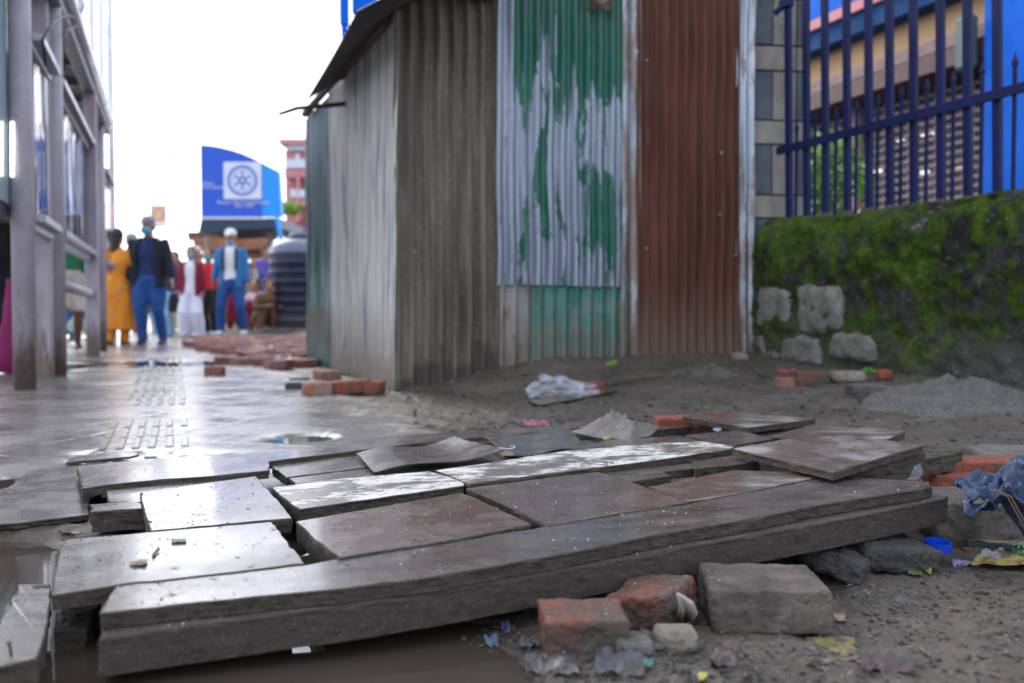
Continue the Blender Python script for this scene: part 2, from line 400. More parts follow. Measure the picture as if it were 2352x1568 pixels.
# ---------------------------------------------------------------- the ground
def line_fd(X, Y):
    dx, dy = X-C0.x, Y-C0.y
    return (dx*FWD.x+dy*FWD.y)/FWL, dx*FWN.x+dy*FWN.y         # fraction along shack front, distance in front (+ towards camera)
PUD = [(Pz(320, 832), .85, .50, .026), (Pz(470, 832), .5, .3, .022), (Pz(372, 1041), .22, .09, .022), (Pz(300, 1056), .16, .05, .018), (Pz(688, 1004), .12, .12, .019), (Pz(10, 1105), .16, .20, .03), (Pz(235, 880), .2, .25, .016), (Pz(90, 845), .4, .5, .02)]
def ground_z(X, Y):
    X = np.asarray(X, float); Y = np.asarray(Y, float)
    t = R.x*X+R.y*Y; s = U.x*X+U.y*Y
    z = .12*sm(t, 1.25, 3.3)*sm(Y, 2.0, 4.6)
    f, d = line_fd(X, Y)
    tgt = .03+.15*sm(f, .02, .42)
    m = np.exp(-(np.clip(d, 0, 9)/.42)**2)*sm(f, -.04, .05)*(1-sm(f, 1.05, 1.35)); z = z+(tgt-z)*m*np.where(d < -.25, 1.0, 1.0)
    dirt = dirtmask(X, Y)
    z = z-.03*sm(Y, 9, 13)
    for p, rx, ry, dep in PUD:
        ww = fbm(X*4.3, Y*4.3, seed=4)*.9
        z = z-dep*np.exp(-np.maximum(((X-p.x)/rx)**2+((Y-p.y)/ry)**2+ww, 0)**1.5)
    edge = X+.16*fbm(X*4, Y*4, seed=31)
    pit = (1-sm(edge, -.16, .03))*(1-sm(Y+.08*fbm(X*5, Y*5, seed=32), 1.75, 2.0))
    z = z-.065*pit
    under = sm(X, -.62, -.5)*(1-sm(X, .8, 1.2))*sm(Y, 1.3, 1.45)*(1-sm(Y, 3.2, 3.6)); z = z-.012*under
    z = z+dirt*(.010*fbm(X*2.3, Y*2.3, seed=1, octv=3)+.006*fbm(X*11, Y*11, seed=2, octv=3)+.0035*fbm(X*45, Y*45, seed=3, octv=2))
    z = z+(1-dirt)*(.0030*fbm(X*1.1, Y*1.1, seed=6, octv=2)+.0004*fbm(X*9, Y*9, seed=7, octv=2))
    return z
def dirtmask(X, Y):
    t = R.x*X+R.y*Y+.16*fbm(X*1.8, Y*1.8, seed=11)
    d = sm(t, .62, 1.02)
    near = 1-sm(Y+.15*fbm(X*2, Y*2, seed=12), 2.35, 2.75)
    return np.clip(np.maximum(d, near), 0, 1)
def axis(lo, hi, a, b, fine, grow):
    c = list(np.arange(a, b, fine)); st_ = fine; x = b
    while x < hi: c.append(x); st_ *= grow; x += st_
    c.append(hi); st_ = fine; x = a-fine
    while x > lo: c.insert(0, x); st_ *= grow; x -= st_
    c.insert(0, lo); return np.array(c)
gx = axis(-300, 300, -1.3, 2.5, .0115, 1.045)
gy = axis(-60, 900, 1.0, 3.9, .0115, 1.016)
GX, GY = np.meshgrid(gx, gy); GZ = ground_z(GX, GY)
far = np.maximum(np.abs(GX), np.abs(GY)); GZ = np.where(far > 25, -.03+GZ*0, GZ)
nx, ny = len(gx), len(gy)
me = bpy.data.meshes.new('ground'); me.vertices.add(nx*ny); me.vertices.foreach_set('co', np.stack([GX, GY, GZ], 2).ravel())
ii, jj = np.meshgrid(np.arange(nx-1), np.arange(ny-1)); a = (jj*nx+ii).ravel(); q = np.stack([a, a+1, a+nx+1, a+nx], 1)
me.loops.add(q.size); me.loops.foreach_set('vertex_index', q.ravel().astype(np.int32)); me.polygons.add(len(q))
me.polygons.foreach_set('loop_start', np.arange(0, q.size, 4, dtype=np.int32)); me.polygons.foreach_set('loop_total', np.full(len(q), 4, np.int32))
me.polygons.foreach_set('use_smooth', np.ones(len(q), bool)); me.update(calc_edges=True); me.validate()
at = me.attributes.new('dirt', 'FLOAT', 'POINT'); at.data.foreach_set('value', dirtmask(GX, GY).ravel().astype(np.float32))
wetv = np.clip(1-sm(R.x*GX+R.y*GY, .75, 2.0), 0, 1); at = me.attributes.new('wet', 'FLOAT', 'POINT'); at.data.foreach_set('value', wetv.ravel().astype(np.float32))
def mk_ground():
    m = M('wet_paving_and_mud'); o = m.co()
    dirt = m.attr('dirt'); wet = m.attr('wet')
    # paving: irregular hexagonal blocks
    v = m.map((4.0, 4.0, 4.0), rot=(0, 0, TH)); e = m.vor(1.0, 'DISTANCE_TO_EDGE', v, .28); joint = m.ramp(e, [(.0, 0.0), (.035, .35), (.075, 1.0)])
    cellc = m.vor(1.0, 'F1', v, .28, 'Color'); cellv = m.node('ShaderNodeSeparateColor'); m.put(cellv.inputs[0], cellc); cv = cellv.outputs[0]
    n = m.noise(5, 6, .65); f = m.noise(60, 5, .7)
    pav = m.mix(rng(m, n, 0, 1, .35, .65), (.13, .12, .115), (.22, .205, .19)); pav = m.mix(m.math('MULTIPLY', cv, .35), pav, (.15, .11, .09))
    jm = m.math('MULTIPLY', m.math('SUBTRACT', 1.0, joint), rng(m, m.noise(1.7, 5, .7), .4, 1.0, .4, .6)); joint = m.math('SUBTRACT', 1.0, jm); pav = m.mix(joint, (.07, .06, .05), pav); pav = m.mix(rng(m, m.noise(2.4, 6, .7, m.map((1, 1, 1), loc=(3, 3, 0))), 0, .8, .5, .66), pav, (.12, .10, .082))
    pr = m.math('ADD', rng(m, m.noise(3.0, 6, .7), .14, .34, .35, .66), m.math('MULTIPLY', m.math('SUBTRACT', 1.0, joint), .15))
    # mud and gravelly dirt
    a = m.noise(3, 7, .7); b = m.noise(26, 6, .75); c = m.noise(190, 3, .7)
    mud = m.mix(rng(m, a, 0, 1, .35, .65), (.045, .036, .027), (.115, .094, .069)); mud = m.mix(rng(m, b, 0, .8, .45, .65), mud, (.13, .115, .095))
    mud = m.mix(rng(m, c, 0, .5, .56, .68), mud, (.24, .225, .20)); mud = m.mix(rng(m, m.noise(150, 3), 0, .7, .57, .66), mud, (.028, .024, .02))
    mud = m.mix(m.math('MULTIPLY', rng(m, m.noise(2.2, 4), 0, .35, .52, .7), m.math('SUBTRACT', 1.0, wet)), mud, (.06, .065, .025))
    mr = m.math('ADD', rng(m, a, .50, .82), m.math('MULTIPLY', wet, -.30))
    base = m.mix(dirt, pav, mud); rough = m.mix(dirt, pr, mr)
    hp = m.math('ADD', m.math('MULTIPLY', joint, .85), m.math('MULTIPLY', f, .07)); hp = m.math('ADD', hp, m.math('MULTIPLY', n, .18)); hp = m.math('ADD', hp, m.math('MULTIPLY', cv, .15))
    hm = m.math('ADD', m.math('MULTIPLY', b, 1.2), m.math('MULTIPLY', c, 1.0))
    hp = m.math('ADD', hp, m.math('MULTIPLY', m.noise(22, 5, .7), .22)); h = m.mix(dirt, hp, m.math('MULTIPLY', hm, 2.6))
    return m.set(base=base, rough=rough, normal=m.bump(h, .45, .005), spec=m.math('SUBTRACT', .75, m.math('MULTIPLY', dirt, .5)))
me.materials.append(mk_ground()); g = bpy.data.objects.new('ground', me); COL.objects.link(g); tag(g, kind='structure')

def mk_water():
    m = M('muddy_water'); n = m.noise(3, 3); r = m.noise(14, 3)
    return m.set(base=m.mix(rng(m, n, 0, 1), (.055, .045, .033), (.075, .062, .046)), rough=.03, normal=m.bump(r, .05, .003), spec=.5)
WAT = mk_water()
V = [(-2.2, .4, -.0125), (.35, .4, -.0125), (.35, 2.6, -.0125), (.4, 4.5, -.0125), (-.95, 9.5, -.0125), (-6.5, 11.5, -.0125), (-4.0, 4.0, -.0125)]
wo = mesh('water', V, [tuple(range(7))], WAT); tag(wo, kind='structure')
def GR(x, y):
    i = min(max(int(np.searchsorted(gx, x))-1, 0), nx-2); j = min(max(int(np.searchsorted(gy, y))-1, 0), ny-2)
    u = (x-gx[i])/(gx[i+1]-gx[i]); v = (y-gy[j])/(gy[j+1]-gy[j])
    return float((GZ[j, i]*(1-u)+GZ[j, i+1]*u)*(1-v)+(GZ[j+1, i]*(1-u)+GZ[j+1, i+1]*u)*v)
def Pg(x, y):
    """where the ray through a photo point meets the ground"""
    z = 0.0
    for _ in range(12):
        p = Pz(x, y, z); z2 = GR(p.x, p.y); z = z*.4+z2*.6
    p = Pz(x, y, z); return p

# tactile paving: ribbed tiles running up the walkway
def mk_tact():
    m = M('tactile_tile'); n = m.noise(8, 5)
    return m.set(base=m.mix(rng(m, n, 0, 1), (.17, .15, .12), (.26, .235, .19)), rough=rng(m, m.noise(5, 5), .10, .35), normal=m.bump(m.noise(70), .3, .004))
MT = mk_tact(); b = MB()
s0, _ = st(Pz(300, 1030))
for k in range(22):
    s_ = s0+k*.30
    if k in (3, 4, 13): continue
    for j in range(6):
        t_ = -.262+.026+j*.052; jit = RNG.uniform(-.003, .003)
        zc = GR(*S(s_+.14, t_)[:2])+.0006
        for (q0, q1) in ((.012, .282),):
            if RNG.random() < .08: continue
            b.box(S(s_+(q0+q1)/2, t_+jit, zc-.0014), (.026, q1-q0, .010), R, U, bev=.003)
to = b.build('tactile_paving', MT); tag(to, kind='structure')

# ---------------------------------------------------------------- corrugated sheets
def corr(name, A, B, zb, zt, mat, parent, pitch=.076, amp=.009, seed=0, dent=.006, warp=None, flip=False, ds=None):
    """A,B bottom ends (xy); zb(u), zt(u) bottom and top heights; bulges towards the right of A->B"""
    A = Vector((A[0], A[1], 0)); B = Vector((B[0], B[1], 0)); Lw = (B-A).length; d = (B-A)/Lw; nrm = Vector((d.y, -d.x, 0))
    nc = max(4, int(Lw/(pitch/8))); u = np.linspace(0, 1, nc+1); x = u*Lw
    zb_ = np.array([zb(v) if callable(zb) else zb for v in u]); zt_ = np.array([zt(v) if callable(zt) else zt for v in u])
    nr = 60; vv = np.linspace(0, 1, nr+1)[:, None]
    Z = zb_[None, :]+(zt_-zb_)[None, :]*vv; X = np.repeat(x[None, :], nr+1, 0)
    O = amp*np.sin(2*math.pi*X/pitch+.6)
    am = 1+.35*fbm(X*2.0, Z*2.0, seed=seed+2, octv=2); O = O*np.clip(am, .3, 1.6)
    O = O+dent*fbm(X*2.2, Z*1.6, seed=seed, octv=3)+dent*.25*fbm(X*14, Z*6, seed=seed+1, octv=2)
    if warp: O = O+warp(X/Lw, Z)
    X = X+.004*fbm(Z*2.5, Z*0+seed, seed=seed+4, octv=2)
    P = np.stack([A.x+d.x*X+nrm.x*O, A.y+d.y*X+nrm.y*O, Z], 2).reshape(-1, 3); w_ = nc+1
    Fc = [(i*w_+j, i*w_+j+1, (i+1)*w_+j+1, (i+1)*w_+j) for i in range(nr) for j in range(nc)]
    loc = (A.x, A.y, 0)
    o = mesh(name, P, Fc, mat, None, smooth=True, loc=loc, rotz=math.atan2(d.y, d.x))
    if parent: o.parent = parent; o.location = Vector(loc)-gloc(parent)
    return o
def dirt_bottom(m, base, h=.35, col=(.16, .14, .115), zoff=0.0):
    z = m.sep()[2]; k = m.math('ADD', z, m.math('MULTIPLY', m.math('SUBTRACT', m.noise(1, 5, .65, m.map((16, 16, 4))), .5), .55))
    return m.mix(m.math('MULTIPLY', rng(m, k, 1, 0, zoff+h*.15, zoff+h), .8), base, col)
def streaks(m, sx=14, sz=.9, seed=0.0): return m.noise(1, 6, .68, m.map((sx, sx, sz), loc=(seed, seed, seed)))
def mk_grey_sheet():
    m = M('dirty_brown_grey_iron'); a = streaks(m, 16, 1.2); b = streaks(m, 5, 1.6, 4); f = m.noise(40, 5, .7)
    base = m.mix(rng(m, a, 0, 1, .36, .64), (.070, .058, .044), (.170, .150, .118)); base = m.mix(rng(m, b, 0, .6, .48, .66), base, (.10, .08, .058))
    base = m.mix(rng(m, f, 0, .35, .52, .7), base, (.30, .27, .215)); base = m.mix(rng(m, streaks(m, 20, .8, 9), 0, .45, .6, .68), base, (.20, .17, .075))
    z = m.sep()[2]; k = m.math('ADD', z, m.math('MULTIPLY', m.math('SUBTRACT', m.noise(1, 4, .6, m.map((5, 5, 2.4), loc=(1.35, 0, 0))), .5), 1.1))
    base = m.mix(rng(m, k, .85, 0, .16, .26), base, (.055, .044, .036))
    return m.set(base=base, rough=rng(m, b, .5, .8), spec=.3, normal=m.bump(f, .35, .004))
def mk_white_sheet():
    m = M('whitewashed_iron'); a = streaks(m, 30, .9); b = streaks(m, 9, .6, 3); f = m.noise(60, 4, .7)
    base = m.mix(rng(m, a, 0, 1, .36, .64), (.55, .52, .47), (.76, .73, .68)); base = m.mix(rng(m, b, 0, .85, .53, .62), base, (.15, .21, .29))
    base = m.mix(rng(m, streaks(m, 20, 1.1, 8), 0, .7, .54, .7), base, (.30, .25, .20)); base = dirt_bottom(m, base, .55, (.17, .125, .085))
    base = m.mix(rng(m, m.noise(14, 6, .75), 0, .9, .66, .72), base, (.12, .08, .05))
    return m.set(base=base, rough=.62, metal=.0, normal=m.bump(f, .3, .003))
def mk_green_far():
    m = M('green_flaking_iron'); a = streaks(m, 24, 1.0); z = m.sep()[2]
    k = m.math('ADD', a, m.math('MULTIPLY', m.math('SUBTRACT', z, .9), -.10))
    base = m.mix(rng(m, k, 0, 1, .46, .54), (.22, .26, .31), (.012, .13, .075))
    zz = m.math('ADD', z, m.math('MULTIPLY', m.math('SUBTRACT', streaks(m, 12, 2, 5), .5), .5)); base = m.mix(rng(m, zz, .85, 0, .42, .52), base, (.09, .075, .065))
    base = m.mix(rng(m, zz, .7, 0, .12, .2), base, (.06, .14, .14))
    return m.set(base=base, rough=.4, metal=.3, normal=m.bump(m.noise(40), .2, .003))
def mk_green_peel():
    m = M('peeling_green_on_galvanised'); z = m.sep()[2]; x = m.sep()[0]
    n = m.noise(1, 7, .62, m.map((13, 2, 1.35), loc=(.6, 0, 4.1)), dist=.8); fl = m.noise(1, 5, .7, m.map((34, 5, 17)))
    top = rng(m, z, .005, .36, 1.45, 2.3); side = m.math('MULTIPLY', m.math('ABSOLUTE', m.math('SUBTRACT', x, .36)), .22)
    k = m.math('ADD', m.math('ADD', n, top), m.math('ADD', side, m.math('MULTIPLY', m.math('SUBTRACT', fl, .5), .16)))
    mask = m.math('MULTIPLY', rng(m, k, 0, 1, .600, .612), rng(m, x, 0, 1, .085, .10))
    gal = m.mix(rng(m, streaks(m, 40, 1.5), 0, 1, .35, .65), (.18, .21, .265), (.31, .345, .41)); gal = m.mix(rng(m, m.noise(30, 5), 0, .4, .56, .7), gal, (.24, .22, .20))
    gr = m.mix(rng(m, m.noise(9, 5), 0, 1), (.004, .085, .052), (.008, .125, .080)); d = m.math('MULTIPLY', rng(m, z, 0, .8, 1.9, 2.5), rng(m, streaks(m, 13, 2.5, 7), 0, 1, .38, .6))
    gr = m.mix(d, gr, (.045, .06, .055))
    base = m.mix(mask, gal, gr); base = m.mix(m.math('MULTIPLY', d, .35), base, (.07, .06, .05))
    rust = m.math('MULTIPLY', rng(m, m.noise(9, 5, .7, m.map((3, 1, 1))), 0, .8, .58, .68), rng(m, x, 1, 0, .02, .18)); base = m.mix(rust, base, (.17, .09, .05))
    return m.set(base=base, rough=rng(m, fl, .30, .48), metal=m.math('MULTIPLY', m.math('SUBTRACT', 1.0, mask), .45), normal=m.bump(m.math('ADD', mask, m.math('MULTIPLY', m.noise(50), .4)), .4, .003))
def mk_green_low():
    m = M('faded_green_iron'); a = streaks(m, 12, 2.2); z = m.sep()[2]; x = m.sep()[0]
    base = m.mix(rng(m, a, 0, 1, .38, .62), (.020, .14, .115), (.07, .22, .185)); base = m.mix(rng(m, m.noise(8, 6, .7), 0, .9, .46, .64), base, (.17, .20, .17))
    base = m.mix(rng(m, x, .9, 0, .10, .22), base, (.30, .27, .26)); base = m.mix(m.math('MULTIPLY', rng(m, m.noise(1, 5, .7, m.map((18, 5, 3))), 0, 1, .5, .58), rng(m, x, 1, 0, .15, .3)), base, (.16, .08, .045))
    base = dirt_bottom(m, base, .34, (.15, .125, .10), .12)
    return m.set(base=base, rough=.5, metal=.2, normal=m.bump(m.noise(45), .35, .004))
def mk_rust():
    m = M('rusted_iron'); a = streaks(m, 18, .8); b = m.noise(5, 6, .7); f = m.noise(60, 5, .7)
    base = m.mix(rng(m, a, 0, 1, .36, .64), (.068, .026, .018), (.135, .052, .034)); base = m.mix(rng(m, b, 0, .6, .5, .68), base, (.10, .052, .04))
    base = m.mix(rng(m, f, 0, .4, .54, .68), base, (.17, .075, .048)); base = m.mix(rng(m, streaks(m, 26, 2.5, 6), 0, .6, .64, .7), base, (.26, .20, .16)); base = dirt_bottom(m, base, .5, (.16, .115, .085), .1)
    return m.set(base=base, rough=rng(m, b, .6, .8), spec=.2, normal=m.bump(f, .4, .004))
def mk_galv(name='galvanised_strip', lo=.5, hi=.62):
    m = M(name); a = streaks(m, 22, 1.3); f = m.noise(8, 6, .72)
    base = m.mix(rng(m, a, 0, 1, .4, .6), (.27, .31, .36), (.46, .50, .55)); base = m.mix(rng(m, m.noise(1, 6, .7, m.map((9, 9, 2.2), loc=(3, 0, 1))), 0, .9, lo, hi), base, (.20, .15, .115)); base = dirt_bottom(m, base, .5, (.16, .12, .10), .1)
    return m.set(base=base, rough=rng(m, f, .26, .5), metal=.5, normal=m.bump(f, .2, .004))
def mk_oldiron():
    m = M('dark_roof_iron'); a = m.noise(1, 6, .7, m.map((5, 5, 5))); base = m.mix(rng(m, a, 0, 1), (.035, .032, .035), (.10, .085, .08))
    base = m.mix(rng(m, m.noise(9, 5), 0, .8, .55, .66), base, (.13, .06, .035)); return m.set(base=base, rough=.6, metal=.2, normal=m.bump(a, .3, .004))
OLD = mk_oldiron()

shack = thing('corrugated_shack', 'tall patchwork shack of grey, whitewashed, peeling green and rusted corrugated iron sheets', 'shack', C0+FWD*(FWL/2))
def fr(x, y, off=0.0):
    p = Pf(x, y, off); return p
def fxy(x, y, off=0.0): p = Pf(x, y, off); return (p.x, p.y)
def part(o, label=None):
    if label: o['label'] = label
    return o
TOPZ = 2.75
# grey sheet, under the roof
a_, b_ = fr(906, 870, .0), fr(1152, 860, .0)
part(corr('corrugated_sheet', a_, b_, lambda u: -.02+.05*u, lambda u: 2.28+.02*u, mk_grey_sheet(), shack, .083, .019, seed=1, dent=.010), 'dirty brown-grey corrugated sheet at the corner')
# lower green, upper peeled green (overlaps it), in front of the line
a_, b_ = fr(1146, 820, .012), fr(1436, 820, .012)
zl = lambda u: .10+.012*math.sin(u*9)
part(corr('corrugated_sheet', a_, b_, zl, .66, mk_green_low(), shack, .077, .017, seed=2, dent=.006), 'faded green lower sheet with rust')
a_, b_ = fr(1142, 655, .036), fr(1428, 655, .036); zc = fr(1285, 656, .036).z
part(corr('corrugated_sheet', a_, b_, lambda u: zc+.004*math.sin(u*5), TOPZ, mk_green_peel(), shack, .077, .018, seed=3, dent=.005), 'silver sheet with peeling green paint')
GAL = mk_galv()
a_, b_ = fr(1424, 800, .022), fr(1468, 800, .022)
part(corr('corrugated_sheet', a_, b_, .10, TOPZ, mk_galv('stained_galvanised', .40, .5), shack, .11, .012, seed=5, dent=.004), 'narrow stained galvanised strip')
a_, b_ = fr(1459, 800, .040), fr(1694, 800, .040)
part(corr('corrugated_sheet', a_, b_, .13, TOPZ, mk_rust(), shack, .0625, .015, seed=6, dent=.006), 'rusted red-brown sheet')
a_, b_ = fr(1688, 800, .022), fr(1728, 800, .022)
part(corr('corrugated_sheet', a_, b_, .12, TOPZ, mk_galv('bright_galvanised', .5, .56), shack, .055, .012, seed=7, dent=.003), 'shiny galvanised edge strip')
# left flank
WH = mk_white_sheet()
def ztop_left(px, py): return Pl(px, py).z
zA, zB = Pl(900, 85).z, Pl(768, 195).z
pA, pB = Pl(916, 885), Pl(762, 850)
part(corr('corrugated_sheet', (pB.x, pB.y), (pA.x+LWD.x*-.0, pA.y), lambda u: .0+.01*math.sin(u*30), lambda u: min(zB, zA)+.10, WH, shack, .06, .006, seed=8, dent=.007,
          warp=lambda u, z: .035*np.clip(u-.4, 0, 1)*(1-sm(z, .3, 1.9))), 'whitewashed sheet with blue streaks')
pC, pD = Pl(706, 835, -.012), Pl(775, 850, -.012)
part(corr('corrugated_sheet', (pC.x, pC.y), (pD.x, pD.y), .0, zB-.02, mk_green_far(), shack, .06, .007, seed=9, dent=.006), 'green and silver sheet on the far end')
# closing walls behind (plain old iron) so the shack has a body
pe = E0-FWN*.02; back = [C0+LWD*2.9, pe+LWD*2.6]
corr('corrugated_sheet', (back[1].x, back[1].y), (back[0].x, back[0].y), 0, 2.1, OLD, shack, seed=12)
corr('corrugated_sheet', (pe.x, pe.y), (back[1].x, back[1].y), .05, 2.3, OLD, shack, seed=13)
# roof: slopes down to the left over the flank, front edge just past the front wall
ze_ = Pt(712, 220, .86).z
rt = [(.86, ze_), (1.17, ze_+.20), (1.6, 2.34), (2.6, 2.42), (3.4, 2.5)]
def rz(t):
    for (a, za), (b2, zb2) in zip(rt, rt[1:]):
        if t <= b2: return za+(zb2-za)*(t-a)/(b2-a)
    return rt[-1][1]
p1 = Pt(712, 220, .88); sfar = st(p1)[0]
VV = []; nR, nC = 60, 240
for i in range(nR+1):
    t = .86+(3.3-.86)*i/nR
    for j in range(nC+1):
        # front edge follows the front wall line, 12 cm proud near the left part
        pf_ = C0+FWD*((t-st(C0)[1])/(FWD.dot(R))); s_f = st(pf_)[0]-.02-.55*(1-float(sm(t, 1.55, 1.75)))
        s_ = s_f+(sfar-s_f)*j/nC
        VV.append(S(s_, t, rz(t)+.05*(1-j/nC)*(1-float(sm(t, 1.0, 1.5)))+.008*math.sin(2*math.pi*s_/.076)+.01*math.sin(t*7+s_*2)))
w_ = nC+1; Fc = [(i*w_+j, i*w_+j+1, (i+1)*w_+j+1, (i+1)*w_+j) for i in range(nR) for j in range(nC)]
roof = mesh('roof', VV, Fc, OLD, shack, smooth=True)
WOODD = plain((.07, .05, .038), .8, var=.4, sc=14, name='dark_timber')
b = MB(); q0, q1 = fr(960, 10, .05), fr(1134, 10, .05); q0.z = q1.z = 0
b.box(((q0+q1)/2)+Vector((0, 0, 2.235)), ((q1-q0).length, .05, .07), FWD, FWN*-1, bev=.004)
b.tube([C0+LWD*.05+LWN*.05+Vector((0, 0, 2.05)), C0+LWD*2.75+LWN*.05+Vector((0, 0, 2.03))], .028, 8)
b.build('roof_beam', WOODD, shack)
b = MB()
for (x, y, off) in ((988, 156, .012), (952, 578, .012), (1485, 816*.17, .055), (1712, 575, .04), (1658, 353*1.0, .055), (1690, 585, .05), (1487, 572, .04), (1465, 130, .04), (1735-20, 140, .04)):
    p = fr(x, y, off); b = MB(); b.box(p, (.012, .012, .012), FWD, FWN, bev=.004); b.build('nail_head', GAL, shack)
for x, y in ((1655, 350), (1652, 492), (1462, 118), (1484, 570)):
    p = fr(x, y, .055); b = MB(); b.tube([p, p+FWN*.008], .007, 8); b.build('nail_head', GAL, shack)
b = None
# pole stub poking out of the far eave and the dry leaves under the front eave
stick = MB(); a_ = Pt(722, 243, .9); b2 = PY(641, 262, a_.y-.15); stick.tube([b2, (b2+a_)/2+Vector((0, 0, .012)), a_+Vector((.25, .1, .04))], [.011, .014, .018], 8)
tag(stick.build('wooden_stick', WOODD, smooth=True), 'thin dark stick poking out left from under the shack roof', 'stick')
lf = MB()
for k in range(26):
    c = fr(1376+RNG.uniform(-26, 26), 4+RNG.uniform(-16, 22)*(1), .07+RNG.uniform(0, .03)); d = Vector(RNG.normal(size=3)).normalized(); e = d.orthogonal().normalized(); L_ = RNG.uniform(.02, .045)
    lf.add([c-d*L_, c+e*L_*.35, c+d*L_, c-e*L_*.35, ], [(0, 1, 2, 3)])
tag(lf.build('dry_leaves', plain((.17, .10, .055), .8, name='dry_leaf')), 'clump of dry brown leaves caught high on the peeling green sheet', 'leaves')
# ---------------------------------------------------------------- stone pillar
def mk_ashlar(name, a, b):
    m = M(name); n = m.noise(6, 6, .65); f = m.noise(40, 5, .7)
    base = m.mix(rng(m, n, 0, 1, .35, .65), a, b); base = m.mix(rng(m, f, 0, .5, .5, .7), base, tuple(x*.6 for x in a))
    base = m.mix(rng(m, m.noise(1, 5, .65, m.map((7, 7, 1.6))), 0, .5, .55, .7), base, (.11, .075, .05))
    return m.set(base=base, rough=.6, normal=m.bump(m.math('ADD', n, f), .4, .006))
ASHB = mk_ashlar('blue_grey_ashlar', (.045, .055, .075), (.09, .105, .13)); ASHC = mk_ashlar('cream_ashlar', (.20, .18, .15), (.30, .275, .235))
MORT = plain((.10, .095, .085), .9, name='mortar')
pc = PY(1787, 480, 6.36); px0, py0 = pc.x, pc.y
pax = Vector((math.cos(rad(8)), math.sin(rad(8)), 0)); pay = Vector((-pax.y, pax.x, 0))
b = MB(); zbot = PY(1787, 835, 6.36).z
b.box((px0+pay.x*.2, py0+pay.y*.2, 1.55), (.37, .37, 3.2), pax, pay, mi=0)
ys = [(0, 104, 'd'), (108, 162, 's'), (166, 276, 'd'), (279, 331, 's'), (335, 447, 'd'), (450, 500, 's'), (504, 612, 'd'), (616, 668, 's'), (672, 780, 'd'), (784, 840, 's')]
ext = [(-54, -4, 's'), (-168, -58, 'd'), (-222, -172, 's')]
for (ya, yb, kind) in ys+ext:
    z1, z0 = PY(1787, ya, 6.36).z, PY(1787, yb, 6.36).z; zc, hz = (z0+z1)/2, z1-z0
    fl = [(-.20, -.052), (-.046, .105), (.111, .20)] if kind == 'd' else [(-.20, .105), (.111, .20)]
    for i, (xa, xb) in enumerate(fl):
        dark = (kind == 'd') and i in (0, 2)
        c = Vector((px0, py0, zc))+pax*((xa+xb)/2)
        b.box(c+pay*.012, (xb-xa, .05, hz), pax, pay, mi=1 if dark else 2, bev=.004)
        if i == len(fl)-1:
            b.box(Vector((px0, py0, zc))+pax*.19+pay*.22, (.03, .33, hz), pax, pay, mi=1 if dark else 2, bev=.004)
tag(b.build('stone_pillar', [MORT, ASHB, ASHC]), 'pillar of blue-grey and cream cut stone blocks between the shack and the blue fence', 'pillar')

